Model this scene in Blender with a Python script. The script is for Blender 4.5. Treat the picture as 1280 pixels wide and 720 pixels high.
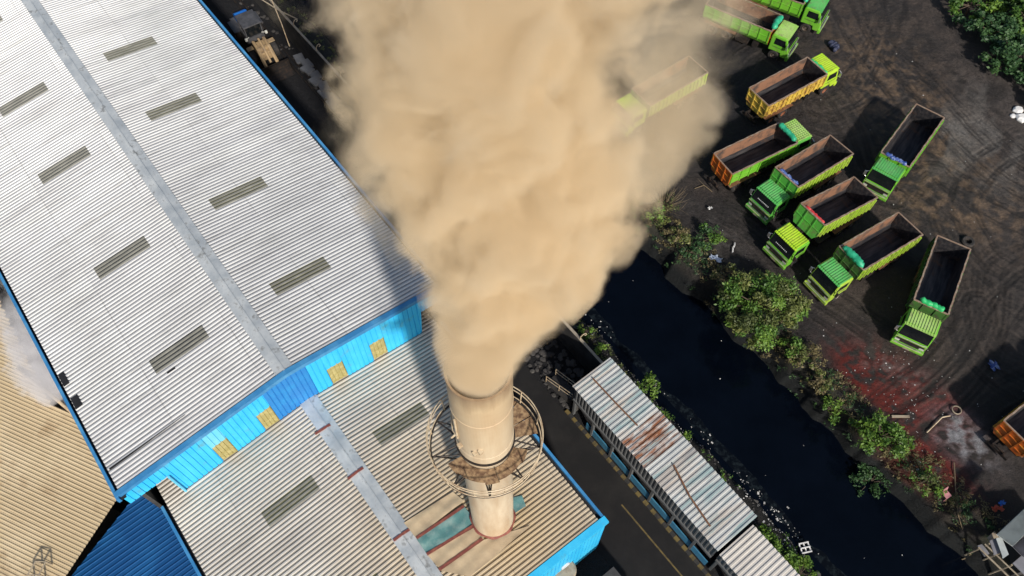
import bpy, math, random
import numpy as np
from mathutils import Vector, Matrix

sc = bpy.context.scene
for o in list(bpy.data.objects): bpy.data.objects.remove(o)
col = sc.collection
R = math.radians

# ------------------------------------------------------------------ camera, world, sun, exposure
H = 52.0
F = 1000.0
c_r = Vector((0.99995446, -0.00823198, -0.00482849)).normalized()
c_u = Vector((0.00954357, 0.86252866, 0.5059182)).normalized()
c_w = Vector((0.0, 0.50594124, -0.86256795)).normalized()
cam = bpy.data.cameras.new('camera'); camo = bpy.data.objects.new('camera', cam); col.objects.link(camo)
cam.sensor_width = 36; cam.lens = 36 * F / 1280; cam.clip_end = 3000; cam.clip_start = 0.5
m = Matrix((c_r, c_u, -c_w)).transposed().to_4x4(); m.translation = (0, 0, H)
camo.matrix_world = m
sc.camera = camo

SUN_EL, SUN_AZ = 37.0, -69.0     # azimuth measured from +x, counter-clockwise
world = bpy.data.worlds.new('World'); sc.world = world; world.use_nodes = True
wn = world.node_tree; bg = wn.nodes['Background']
sky = wn.nodes.new('ShaderNodeTexSky'); sky.sky_type = 'NISHITA'; sky.sun_disc = False
sky.sun_elevation = R(SUN_EL); sky.sun_rotation = R(90 - SUN_AZ); sky.altitude = 50
sky.dust_density = 2.0; sky.air_density = 1.2
wn.links.new(sky.outputs[0], bg.inputs[0]); bg.inputs[1].default_value = 0.085
sun = bpy.data.lights.new('sun', 'SUN'); sun.energy = 4.4; sun.angle = R(2.6); sun.color = (1.0, 0.93, 0.83)
suno = bpy.data.objects.new('sun', sun); col.objects.link(suno)
sd = Vector((math.cos(R(SUN_AZ)) * math.cos(R(SUN_EL)), math.sin(R(SUN_AZ)) * math.cos(R(SUN_EL)), math.sin(R(SUN_EL))))
suno.rotation_euler = sd.to_track_quat('Z', 'Y').to_euler()
sc.view_settings.view_transform = 'Standard'; sc.view_settings.look = 'None'
sc.view_settings.gamma = 1; sc.view_settings.use_curve_mapping = False
sc.view_settings.exposure = 0.12
sc.render.engine = 'CYCLES'
sc.cycles.volume_bounces = 4
sc.cycles.max_bounces = 8
sc.cycles.volume_step_rate = 1.0
sc.cycles.volume_max_steps = 256
sc.cycles.use_denoising = True
sc.cycles.use_adaptive_sampling = True

# ------------------------------------------------------------------ frames: photo ray -> point on a level plane, and the site grid (u along the warehouse ridge, v across)
YA = -0.920954652
U = Vector((math.cos(YA), math.sin(YA), 0)); V = Vector((-math.sin(YA), math.cos(YA), 0))
def W(u, v, z=0.0): return U * u + V * v + Vector((0, 0, z))
def at(px, py, z=0.0):
    d = c_r * ((px - 640) / F) + c_u * (-(py - 360) / F) + c_w
    return Vector((0, 0, H)) + d * ((H - z) / -d.z)
def uv(px, py, z=0.0):
    p = at(px, py, z); return (p.dot(U), p.dot(V))

# ------------------------------------------------------------------ mesh helpers
class MB:
    def __init__(s): s.v = []; s.f = []; s.m = []
    def add(s, vs, fs, mi=0):
        b = len(s.v); s.v += [tuple(x) for x in vs]; s.f += [tuple(b + i for i in f) for f in fs]; s.m += [mi] * len(fs); return s
    def box(s, x0, x1, y0, y1, z0, z1, mi=0, M=None):
        vs = [(x, y, z) for z in (z0, z1) for y in (y0, y1) for x in (x0, x1)]
        if M: vs = [tuple(M @ Vector(p)) for p in vs]
        return s.add(vs, [(0, 2, 3, 1), (4, 5, 7, 6), (0, 1, 5, 4), (2, 6, 7, 3), (0, 4, 6, 2), (1, 3, 7, 5)], mi)
    def tube(s, pts, r, n=8, mi=0, closed=False, caps=True):
        pts = [Vector(p) for p in pts]; rings = []; N = len(pts)
        rs = r if isinstance(r, (list, tuple)) else [r] * N
        prev = None
        for i, p in enumerate(pts):
            if closed: d = pts[(i + 1) % N] - pts[i - 1]
            else: d = pts[min(i + 1, N - 1)] - pts[max(i - 1, 0)]
            d.normalize()
            a = Vector((0, 0, 1)) if abs(d.z) < .9 else Vector((1, 0, 0))
            if prev is not None: a = prev
            e1 = (a - d * a.dot(d)).normalized(); e2 = d.cross(e1); prev = e1
            rings.append([p + (e1 * math.cos(2 * math.pi * k / n) + e2 * math.sin(2 * math.pi * k / n)) * rs[i] for k in range(n)])
        vs = [q for rg in rings for q in rg]; fs = []
        for i in range(N if closed else N - 1):
            j = (i + 1) % N
            for k in range(n): fs.append((i * n + k, i * n + (k + 1) % n, j * n + (k + 1) % n, j * n + k))
        if caps and not closed: fs += [tuple(range(n))[::-1], tuple((N - 1) * n + k for k in range(n))]
        return s.add(vs, fs, mi)
    def extrude_y(s, prof, y0, y1, mi=0):                       # closed (x,z) outline pushed along y
        n = len(prof); vs = [(x, y0, z) for x, z in prof] + [(x, y1, z) for x, z in prof]
        fs = [(k, (k + 1) % n, n + (k + 1) % n, n + k) for k in range(n)] + [tuple(range(n))[::-1], tuple(range(n, 2 * n))]
        return s.add(vs, fs, mi)
    def lathe(s, prof, n=32, mi=0, cx=0, cy=0):                  # (r,z) pairs round z
        vs = []; fs = []
        for r, z in prof:
            for k in range(n): a = 2 * math.pi * k / n; vs.append((cx + r * math.cos(a), cy + r * math.sin(a), z))
        for i in range(len(prof) - 1):
            for k in range(n): fs.append((i * n + k, i * n + (k + 1) % n, (i + 1) * n + (k + 1) % n, (i + 1) * n + k))
        return s.add(vs, fs, mi)
    def build(s, name, mats, parent=None, loc=None, rotz=0, smooth=False, bevel=0):
        me = bpy.data.meshes.new(name); me.from_pydata(s.v, [], s.f)
        mats = mats if isinstance(mats, (list, tuple)) else [mats]
        for mm in mats: me.materials.append(mm)
        if len(mats) > 1: me.polygons.foreach_set('material_index', s.m)
        if smooth: me.polygons.foreach_set('use_smooth', [True] * len(me.polygons))
        me.update()
        o = bpy.data.objects.new(name, me); col.objects.link(o)
        if parent: o.parent = parent
        if loc is not None: o.location = loc
        o.rotation_euler.z = rotz
        if bevel:
            b = o.modifiers.new('bevel', 'BEVEL'); b.width = bevel; b.segments = 2; b.limit_method = 'ANGLE'
        return o
def tag(o, label=None, cat=None, group=None, kind=None):
    if label: o['label'] = label
    if cat: o['category'] = cat
    if group: o['group'] = group
    if kind: o['kind'] = kind
    return o
def empty(name, loc, rz=0, label=None, cat=None, group=None):
    o = bpy.data.objects.new(name, None); col.objects.link(o); o.location = loc; o.rotation_euler.z = rz
    return tag(o, label, cat, group)

# ------------------------------------------------------------------ materials
def nt(name):
    ma = bpy.data.materials.new(name); ma.use_nodes = True
    t = ma.node_tree; return ma, t, t.nodes['Principled BSDF']
def ramp(t, fac, stops):
    r = t.nodes.new('ShaderNodeValToRGB')
    while len(r.color_ramp.elements) < len(stops): r.color_ramp.elements.new(0.5)
    for e, (p, c) in zip(r.color_ramp.elements, stops): e.position = p; e.color = (*c, 1) if len(c) == 3 else c
    t.links.new(fac, r.inputs[0]); return r.outputs[0]
def noise(t, scale, detail=4, rough=.55, vec=None, dist=0):
    n = t.nodes.new('ShaderNodeTexNoise'); n.inputs['Scale'].default_value = scale; n.inputs['Detail'].default_value = detail
    n.inputs['Roughness'].default_value = rough; n.inputs['Distortion'].default_value = dist
    if vec is not None: t.links.new(vec, n.inputs['Vector'])
    return n.outputs['Fac']
def coords(t, scale=(1, 1, 1), kind='Object', rot=(0, 0, 0)):
    tc = t.nodes.new('ShaderNodeTexCoord'); mp = t.nodes.new('ShaderNodeMapping')
    mp.inputs['Scale'].default_value = scale; mp.inputs['Rotation'].default_value = rot
    t.links.new(tc.outputs[kind], mp.inputs[0]); return mp.outputs[0]
def mix(t, fac, a, b, mode='MIX'):
    n = t.nodes.new('ShaderNodeMix'); n.data_type = 'RGBA'; n.blend_type = mode
    def put(sock, x):
        if isinstance(x, bpy.types.NodeSocket): t.links.new(x, sock)
        elif isinstance(x, (int, float)): sock.default_value = x
        else: sock.default_value = (*x, 1)
    put(n.inputs[0], fac); put(n.inputs[6], a); put(n.inputs[7], b); return n.outputs[2]
def bump(t, b, h, strength=.3, dist=.05):
    n = t.nodes.new('ShaderNodeBump'); n.inputs['Strength'].default_value = strength; n.inputs['Distance'].default_value = dist
    t.links.new(h, n.inputs['Height']); t.links.new(n.outputs[0], b.inputs['Normal'])
def dirty(name, c, c2, scale=1.5, rough=.5, metal=0, lo=.45, hi=.7, sc3=(1, 1, 1), detail=6, bmp=0, extra=None):
    ma, t, b = nt(name)
    v = coords(t, sc3); n = noise(t, scale, detail, .6, v)
    out = ramp(t, n, [(lo, c), (hi, c2)])
    if extra:
        n2 = noise(t, extra[1], 5, .65, coords(t)); out = mix(t, ramp(t, n2, [(extra[2], (0, 0, 0)), (extra[3], (1, 1, 1))]), out, extra[0])
    t.links.new(out, b.inputs['Base Color']); b.inputs['Roughness'].default_value = rough; b.inputs['Metallic'].default_value = metal
    if bmp: bump(t, b, noise(t, scale * 8, 4, .6, v), bmp, .02)
    return ma

def roof_metal(name, base, stain, dark, warm=None, warm_at=None, warm_r=8):
    ma, t, b = nt(name)
    g = t.nodes.new('ShaderNodeNewGeometry')
    v1 = coords(t, (1.3, .12, 1)); v2 = coords(t, (4.0, .25, 1)); v3 = coords(t)
    n1 = noise(t, 1.0, 6, .65, v1); n2 = noise(t, 1.0, 5, .6, v2); n3 = noise(t, .18, 5, .6, v3)
    c = ramp(t, n1, [(.3, stain), (.62, base)])
    c = mix(t, ramp(t, n2, [(.30, (1, 1, 1)), (.50, (0, 0, 0))]), c, dark)
    c = mix(t, .55, c, ramp(t, n3, [(.3, [x * .72 for x in base]), (.65, base)]))
    sn = t.nodes.new('ShaderNodeVectorMath'); sn.operation = 'SNAP'; t.links.new(coords(t), sn.inputs[0]); sn.inputs[1].default_value = (1.0, 5.1, 1000)
    wn_ = t.nodes.new('ShaderNodeTexWhiteNoise'); wn_.noise_dimensions = '2D'; t.links.new(sn.outputs[0], wn_.inputs['Vector'])
    c = mix(t, 1.0, c, ramp(t, wn_.outputs[0], [(0, (.92, .92, .93)), (1, (1.04, 1.04, 1.03))]), 'MULTIPLY')
    sy = t.nodes.new('ShaderNodeSeparateXYZ'); t.links.new(coords(t), sy.inputs[0])
    wr = t.nodes.new('ShaderNodeMath'); wr.operation = 'WRAP'; wr.inputs[1].default_value = 5.1; wr.inputs[2].default_value = 0; t.links.new(sy.outputs[1], wr.inputs[0])
    ls = t.nodes.new('ShaderNodeMath'); ls.operation = 'LESS_THAN'; ls.inputs[1].default_value = .06; t.links.new(wr.outputs[0], ls.inputs[0])
    lf = mix(t, 1.0, ramp(t, n3, [(.4, (0, 0, 0)), (.6, (.55, .55, .55))]), ls.outputs[0], 'MULTIPLY'); c = mix(t, lf, c, dark)
    # sheet ends: rows of laps every 6 m across the slope give slightly different sheets
    if warm:
        sub = t.nodes.new('ShaderNodeVectorMath'); sub.operation = 'DISTANCE'
        t.links.new(coords(t), sub.inputs[0]); sub.inputs[1].default_value = warm_at
        mr = t.nodes.new('ShaderNodeMapRange'); mr.inputs[1].default_value = warm_r; mr.inputs[2].default_value = 1.5
        ad = t.nodes.new('ShaderNodeMath'); ad.operation = 'MULTIPLY_ADD'; ad.inputs[1].default_value = 3.0
        t.links.new(n3, ad.inputs[0]); t.links.new(sub.outputs['Value'], ad.inputs[2]); t.links.new(ad.outputs[0], mr.inputs[0])
        c = mix(t, mr.outputs[0], c, warm, 'MULTIPLY')
    t.links.new(c, b.inputs['Base Color']); b.inputs['Roughness'].default_value = .48; b.inputs['Metallic'].default_value = .25
    return ma

M = {}
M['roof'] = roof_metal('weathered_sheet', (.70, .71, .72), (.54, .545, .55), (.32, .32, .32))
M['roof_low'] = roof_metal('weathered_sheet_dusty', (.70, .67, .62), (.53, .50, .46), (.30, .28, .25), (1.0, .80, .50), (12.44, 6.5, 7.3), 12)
M['roof_pan_shaded'] = roof_metal('weathered_sheet_shaded_pans', (.40, .405, .41), (.28, .28, .28), (.17, .17, .165))  # darker pans: valley dirt plus rib shading put into the colour
M['roof_low_pan_shaded'] = roof_metal('weathered_sheet_dusty_shaded_pans', (.37, .345, .30), (.26, .24, .20), (.15, .14, .12), (1.0, .78, .48), (12.44, 5.8, 7.3), 10)  # dusty lower roof, rib shading painted into its pans as well
M['skylight'] = dirty('skylight_sheet', (.05, .053, .052), (.09, .09, .082), 2.0, .35, sc3=(3, .4, 1))
M['skylight_rib'] = dirty('skylight_ribs', (.17, .17, .15), (.27, .27, .24), 2.0, .4, sc3=(3, .4, 1))
M['skylight2'] = dirty('skylight_sheet_green', (.10, .10, .055), (.16, .155, .085), 2.0, .35, sc3=(3, .4, 1))
M['ridge'] = dirty('galvanised_ridge', (.40, .44, .47), (.62, .65, .66), 1.1, .45, .3, .35, .65, extra=((.27, .28, .28), 2.2, .55, .68))
M['fascia'] = dirty('blue_fascia', (.035, .19, .42), (.08, .30, .55), .8, .45)
M['gable'] = dirty('cyan_cladding', (.03, .46, .82), (.06, .56, .88), .9, .5, sc3=(1, 1, .4), extra=((.10, .36, .50), .8, .58, .72))
M['gable_shadow'] = dirty('shadowed_cladding', (.015, .20, .56), (.02, .26, .62), .9, .5)  # chimney's cast shadow on the gable, put into the sheet colour
M['gable_pale'] = dirty('pale_cladding', (.12, .55, .78), (.2, .6, .8), .9, .5)
M['fibre'] = dirty('yellowed_fibreglass', (.36, .31, .12), (.52, .45, .20), 3, .5)
M['blue_roof'] = dirty('deep_blue_sheet', (.006, .07, .22), (.012, .11, .30), .5, .45, .15)
M['black'] = dirty('black_gap', (.008, .008, .01), (.015, .015, .018), 2, .7)
M['beige_roof'] = dirty('beige_sheet', (.54, .43, .27), (.67, .56, .38), .25, .5, .1, extra=((.38, .27, .15), .5, .55, .75))
M['wall_dark'] = dirty('sooty_render', (.045, .042, .042), (.09, .085, .08), .6, .85, extra=((.02, .02, .02), .9, .45, .7))
M['wall_cap'] = dirty('concrete_cap', (.30, .26, .20), (.16, .14, .12), 1.5, .8)
M['concrete'] = dirty('concrete', (.22, .21, .20), (.12, .115, .11), 1.2, .85)
M['slab'] = dirty('grey_slab', (.17, .18, .20), (.09, .095, .11), 1.2, .8)
M['rust'] = dirty('rusty_steel', (.13, .055, .025), (.22, .11, .055), 3, .8)
M['rust_plate'] = dirty('rusty_plate', (.12, .065, .035), (.36, .24, .13), 4.5, .75, lo=.38, hi=.62, detail=8, bmp=.5)
M['dark_steel'] = dirty('dark_steel', (.02, .018, .018), (.06, .04, .03), 4, .6, .3)
M['rail'] = dirty('cream_rail', (.56, .46, .32), (.32, .21, .12), 3, .5)
M['tan_tarp'] = dirty('tan_sheet', (.47, .37, .24), (.34, .26, .17), .8, .7, bmp=.4)
M['teal_tarp'] = dirty('teal_sheet', (.09, .22, .22), (.24, .35, .33), 1.4, .6, bmp=.4)
M['red_strip'] = dirty('oxide_red', (.17, .045, .035), (.27, .09, .06), 4, .7)
M['asphalt'] = dirty('sooty_asphalt', (.004, .004, .005), (.009, .0085, .009), .7, .95, bmp=.2, extra=((.020, .018, .017), .15, .5, .75))
M['yellow'] = dirty('worn_yellow', (.13, .095, .03), (.045, .037, .02), 3, .85)
M['kerb_dark'] = dirty('kerb_black', (.02, .02, .02), (.04, .035, .03), 3, .85)
M['shed_roof'] = None
M['shed_wall'] = dirty('grey_sheet_wall', (.085, .09, .095), (.14, .14, .14), 1.3, .7)
M['shed_blue'] = dirty('faded_blue_wall', (.03, .16, .28), (.06, .22, .34), 2.5, .7)
M['glass'] = dirty('dark_glass', (.006, .008, .01), (.012, .014, .016), 2, .12)
M['rubber'] = dirty('tyre_rubber', (.018, .017, .017), (.05, .04, .035), 5, .85)
M['rim'] = dirty('rim_steel', (.12, .09, .07), (.22, .2, .18), 5, .5, .4)
M['rim_red'] = dirty('rim_rust', (.22, .08, .04), (.3, .13, .07), 5, .6)
M['box_in'] = dirty('coal_worn_steel', (.022, .022, .027), (.085, .078, .078), 1.6, .55, .3, sc3=(.3, 2.6, 2), extra=((.10, .055, .035), 1.6, .56, .75))
M['box_in_wall'] = dirty('rusty_box_wall', (.24, .12, .07), (.13, .075, .05), 1.1, .75, sc3=(1, 1, 1), extra=((.06, .045, .04), 1.1, .5, .66))
M['flange'] = dirty('worn_rim', (.30, .20, .14), (.45, .38, .30), 4, .5, .3)
M['chrome'] = dirty('bright_metal', (.5, .5, .5), (.7, .7, .7), 3, .3, .8)
M['lamp'] = dirty('lamp_lens', (.6, .6, .55), (.4, .4, .38), 3, .15)
M['amber'] = dirty('amber_lens', (.6, .2, .02), (.5, .15, .02), 3, .3)
M['white'] = dirty('white_paint', (.7, .7, .7), (.5, .5, .5), 3, .6)
M['green_tarp'] = dirty('green_tarp', (.02, .33, .17), (.05, .48, .28), 2.5, .45, bmp=.8)
M['bright_green_tarp'] = dirty('bright_green_tarp', (.02, .42, .13), (.07, .60, .2), 2.5, .45, bmp=.8)
M['blue_tarp'] = dirty('blue_tarp', (.03, .07, .28), (.25, .32, .5), 5, .5, lo=.5, hi=.62, bmp=.8)
M['red_tarp'] = dirty('red_tarp', (.55, .03, .04), (.65, .12, .1), 4, .5, bmp=.8)
M['orange_cloth'] = dirty('orange_cloth', (.5, .06, .02), (.4, .1, .05), 4, .6)
M['dark_cloth'] = dirty('dark_bundle', (.02, .025, .06), (.08, .09, .14), 5, .6, bmp=.6)
M['pink'] = dirty('pink_plastic', (.5, .22, .24), (.4, .18, .2), 4, .5)
M['pale_cloth'] = dirty('pale_blue_sheet', (.35, .42, .55), (.5, .55, .62), 4, .6)
M['timber'] = dirty('pale_timber', (.32, .27, .2), (.2, .16, .12), 3, .8)
M['loader_yellow'] = dirty('dusty_yellow', (.34, .24, .13), (.18, .13, .09), 3, .6)
M['loader_grey'] = dirty('loader_grey', (.05, .05, .055), (.09, .09, .10), 2, .5)
M['loader_blue'] = dirty('loader_blue', (.01, .14, .55), (.02, .2, .6), 2, .4)
M['hut_white'] = dirty('pale_sheet', (.42, .46, .46), (.30, .33, .33), 1.0, .5)
M['hut_grey'] = dirty('grey_sheet', (.16, .16, .18), (.24, .24, .27), 1.0, .6)
M['bark'] = dirty('bark', (.07, .05, .035), (.13, .10, .07), 6, .9)
M['twig'] = dirty('dry_twig', (.20, .15, .09), (.13, .10, .06), 6, .9)

def shed_roof_mat():
    ma, t, b = nt('patchy_sheet')
    v = coords(t, (1.1, .1, 1)); n = noise(t, 1.0, 5, .6, v)
    c = ramp(t, n, [(.3, (.30, .33, .34)), (.5, (.52, .53, .52)), (.62, (.44, .40, .36)), (.75, (.25, .26, .27))])
    n2 = noise(t, 1.0, 4, .6, coords(t, (2.2, .2, 1)))
    c = mix(t, ramp(t, n2, [(.54, (0, 0, 0)), (.64, (1, 1, 1))]), c, (.27, .36, .37))
    # rust in one band of sheets near the middle
    x = t.nodes.new('ShaderNodeSeparateXYZ'); t.links.new(coords(t), x.inputs[0])
    mr = t.nodes.new('ShaderNodeMath'); mr.operation = 'COMPARE'; mr.inputs[1].default_value = 5.7; mr.inputs[2].default_value = 1.1
    t.links.new(x.outputs[0], mr.inputs[0])
    n3 = ramp(t, noise(t, 1.0, 5, .7, coords(t, (3, .5, 1))), [(.42, (0, 0, 0)), (.58, (1, 1, 1))])
    f = mix(t, 1.0, n3, mr.outputs[0], 'MULTIPLY'); c = mix(t, f, c, (.24, .10, .05))
    t.links.new(c, b.inputs['Base Color']); b.inputs['Roughness'].default_value = .5; b.inputs['Metallic'].default_value = .2
    return ma
M['shed_roof'] = shed_roof_mat()

def chimney_mat():
    ma, t, b = nt('cream_stack_paint')
    n = noise(t, 1.0, 5, .6, coords(t, (1.5, 1.5, .25))); n2 = noise(t, .5, 4, .6, coords(t))
    c = ramp(t, n, [(.35, (.62, .52, .38)), (.7, (.46, .34, .22))])
    z = t.nodes.new('ShaderNodeSeparateXYZ'); t.links.new(coords(t), z.inputs[0])
    mr = t.nodes.new('ShaderNodeMapRange'); mr.inputs[1].default_value = 12; mr.inputs[2].default_value = 20
    t.links.new(z.outputs[2], mr.inputs[0])
    c = mix(t, mr.outputs[0], c, mix(t, ramp(t, n2, [(.4, (0, 0, 0)), (.7, (1, 1, 1))]), (.54, .42, .26), (.47, .33, .19)))
    mr2 = t.nodes.new('ShaderNodeMapRange'); mr2.inputs[1].default_value = 18.6; mr2.inputs[2].default_value = 20.0
    ad_ = t.nodes.new('ShaderNodeMath'); ad_.operation = 'MULTIPLY_ADD'; ad_.inputs[1].default_value = 2.2; t.links.new(n, ad_.inputs[0]); sb_ = t.nodes.new('ShaderNodeMath'); sb_.operation = 'SUBTRACT'; sb_.inputs[1].default_value = 1.1; t.links.new(z.outputs[2], sb_.inputs[0]); t.links.new(sb_.outputs[0], ad_.inputs[2]); t.links.new(ad_.outputs[0], mr2.inputs[0])
    mm_ = t.nodes.new('ShaderNodeMath'); mm_.operation = 'MULTIPLY'; mm_.inputs[1].default_value = .75; t.links.new(mr2.outputs[0], mm_.inputs[0])
    c = mix(t, mm_.outputs[0], c, (.17, .10, .06))
    t.links.new(c, b.inputs['Base Color']); b.inputs['Roughness'].default_value = .6; return ma
M['stack'] = chimney_mat()

def leaf_mat(name, a, b_, c_):
    ma, t, b = nt(name)
    at_ = t.nodes.new('ShaderNodeAttribute'); at_.attribute_name = 'shade'
    out = ramp(t, at_.outputs['Fac'], [(0, a), (.5, b_), (1, c_)])
    t.links.new(out, b.inputs['Base Color']); b.inputs['Roughness'].default_value = .55
    tr = t.nodes.new('ShaderNodeBsdfTranslucent'); t.links.new(out, tr.inputs[0])
    mx = t.nodes.new('ShaderNodeMixShader'); mx.inputs[0].default_value = .3
    t.links.new(b.outputs[0], mx.inputs[1]); t.links.new(tr.outputs[0], mx.inputs[2])
    t.links.new(mx.outputs[0], t.nodes['Material Output'].inputs[0]); return ma
M['leaf'] = leaf_mat('leaves_green', (.04, .10, .02), (.10, .21, .032), (.24, .38, .055))
M['leaf_olive'] = leaf_mat('leaves_olive', (.06, .085, .028), (.12, .15, .04), (.24, .26, .075))
M['leaf_bright'] = leaf_mat('leaves_bright', (.05, .11, .02), (.10, .20, .025), (.20, .32, .04))
M['leaf_dark'] = leaf_mat('leaves_dark', (.022, .062, .026), (.045, .11, .036), (.085, .17, .05))
M['straw'] = leaf_mat('dry_grass', (.09, .075, .035), (.18, .15, .07), (.30, .25, .12))

# ------------------------------------------------------------------ value noise (numpy) for the terrain
def vnoise(x, y, seed=0):
    xi = np.floor(x).astype(np.int64); yi = np.floor(y).astype(np.int64); xf = x - xi; yf = y - yi
    def h(a, b):
        n = (a * 374761393 + b * 668265263 + seed * 982451653) & 0xffffffff
        n = ((n ^ (n >> 13)) * 1274126177) & 0xffffffff
        return ((n ^ (n >> 16)) & 0xffff) / 65535.0
    sx = xf * xf * (3 - 2 * xf); sy = yf * yf * (3 - 2 * yf)
    return (h(xi, yi) * (1 - sx) + h(xi + 1, yi) * sx) * (1 - sy) + (h(xi, yi + 1) * (1 - sx) + h(xi + 1, yi + 1) * sx) * sy
def fbm(x, y, seed=0, o=4):
    r = 0; a = 1; s = 0
    for i in range(o): r = r + a * vnoise(x * 2 ** i, y * 2 ** i, seed + i); s += a; a *= .5
    return r / s

# wheel tracks in the yard: polylines in photo pixels (level ground)
TR = [[(1280, 238), (1235, 200), (1195, 160), (1150, 110), (1110, 60), (1090, 0)],
      [(1280, 262), (1222, 232), (1180, 190), (1130, 120), (1080, 60), (1050, 0)],
      [(1290, 290), (1240, 262), (1200, 230), (1160, 215), (1120, 250)],
      [(1280, 200), (1240, 165), (1205, 130), (1165, 90), (1130, 30)],
      [(1290, 345), (1245, 320), (1215, 290), (1205, 250), (1230, 210), (1280, 170)],
      [(1100, 540), (1140, 510), (1180, 480), (1212, 440), (1232, 390), (1240, 330), (1290, 300)],
      [(1120, 540), (1160, 510), (1200, 480), (1232, 440), (1255, 390), (1290, 350)],
      [(1080, 530), (1120, 495), (1160, 468), (1192, 430), (1215, 390)],
      [(1290, 420), (1255, 400), (1225, 370), (1210, 330), (1180, 280), (1130, 250), (1090, 240)],
      [(1290, 470), (1250, 450), (1230, 420), (1222, 380)],
      [(900, 100), (950, 60), (1020, 110), (1060, 160), (1075, 210)],
      [(1060, 100), (1090, 70), (1110, 20), (1100, -30)],
      [(1040, 130), (1075, 110), (1100, 60), (1120, 0)],
      [(1150, 560), (1180, 540), (1215, 530), (1250, 500), (1290, 480)],
      [(880, 270), (930, 300), (990, 360), (1050, 400), (1100, 440)],
      [(1130, 230), (1170, 260), (1190, 300), (1235, 350), (1290, 380)],
      [(1140, 105), (1200, 150), (1250, 200), (1290, 225)],
      [(1010, 150), (1045, 160), (1090, 140), (1130, 110)]]
_r = random.Random(9)
for T in list(TR[:16]):
    if _r.random() < .75:
        dx_, dy_ = _r.uniform(-16, 16), _r.uniform(-14, 14); TR.append([(x + dx_ + _r.uniform(-5, 5), y + dy_ + _r.uniform(-5, 5)) for x, y in T])
def smooth_poly(P, k=14):
    out = []
    for i in range(len(P) - 1):
        p0 = P[max(i - 1, 0)]; p1 = P[i]; p2 = P[i + 1]; p3 = P[min(i + 2, len(P) - 1)]
        for j in range(k):
            t = j / k
            out.append(tuple(.5 * (2 * b + (c - a) * t + (2 * a - 5 * b + 4 * c - d) * t * t + (3 * b - a - 3 * c + d) * t ** 3) for a, b, c, d in zip(p0, p1, p2, p3)))
    return np.array(out)
def track_fields(uu, vv):
    dep = np.zeros_like(uu)
    for i, T in enumerate(TR):
        P = smooth_poly([uv(x, y) for x, y in T]); A = P[:-1]; B = P[1:]
        best = np.full(uu.shape, 9.0)
        lo = P.min(0) - 2; hi = P.max(0) + 2
        mk = (uu > lo[0]) & (uu < hi[0]) & (vv > lo[1]) & (vv < hi[1])
        x = uu[mk]; y = vv[mk]; bs = np.full(x.shape, 9.0)
        for a, b in zip(A, B):
            d = b - a; L = d @ d + 1e-9; t = np.clip(((x - a[0]) * d[0] + (y - a[1]) * d[1]) / L, 0, 1)
            bs = np.minimum(bs, np.hypot(x - a[0] - t * d[0], y - a[1] - t * d[1]))
        sg = .13
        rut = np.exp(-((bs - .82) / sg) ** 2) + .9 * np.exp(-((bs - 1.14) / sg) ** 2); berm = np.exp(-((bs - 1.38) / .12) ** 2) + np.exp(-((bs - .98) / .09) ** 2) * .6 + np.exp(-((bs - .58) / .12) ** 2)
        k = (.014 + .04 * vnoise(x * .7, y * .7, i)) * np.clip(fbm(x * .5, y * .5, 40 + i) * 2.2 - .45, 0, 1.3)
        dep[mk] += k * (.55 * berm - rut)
    return dep

def axis_vals(segs):
    out = []
    for a, b, st in segs: out += list(np.arange(a, b - 1e-6, st))
    out.append(segs[-1][1]); return np.array(out)
us = axis_vals([(-700, -200, 50), (-200, -80, 10), (-80, -45, 1.0), (-45, -32, .5), (-32, 13, .11), (13, 20, .7), (20, 60, 4), (60, 200, 20), (200, 700, 50)])
vs_ = axis_vals([(-600, -100, 50), (-100, -20, 10), (-20, 10, 2), (10, 19, .6), (19, 23, .2), (23, 29, .8), (29, 62, .11), (62, 70, .3), (70, 90, 1), (90, 200, 10), (200, 800, 50)])
UU, VV = np.meshgrid(us, vs_, indexing='ij')
def ground_z(UU, VV):
    wob = (fbm(UU * .35, VV * .0 + 3, 5, 4) - .5) * 1.6; wob2 = (fbm(UU * .35, VV * 0 + 9, 8, 4) - .5) * 1.2
    s1 = np.clip((VV - (20.6 + wob2)) / 2.0, 0, 1); s2 = np.clip(((30.6 + wob) - VV) / 1.5, 0, 1)
    chan = np.minimum(s1 * s1 * (3 - 2 * s1), s2 * s2 * (3 - 2 * s2))
    yard = np.clip((VV - 30.5) / 1.5, 0, 1)
    z = -3.0 * chan + yard * ((fbm(UU * .18, VV * .18, 11, 5) - .5) * .5 + (fbm(UU * 1.3, VV * 1.3, 21, 4) - .5) * .16)
    bank = np.exp(-((VV - 31.3) / 1.6) ** 2); z = z + bank * (.2 + .3 * (fbm(UU * .8, VV * .8, 31) - .3))
    return z
ZZ = ground_z(UU, VV)
DEP = track_fields(UU, VV); flat = np.clip((VV - 31) / 1.5, 0, 1)
ZZ = ZZ + DEP * flat
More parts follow.
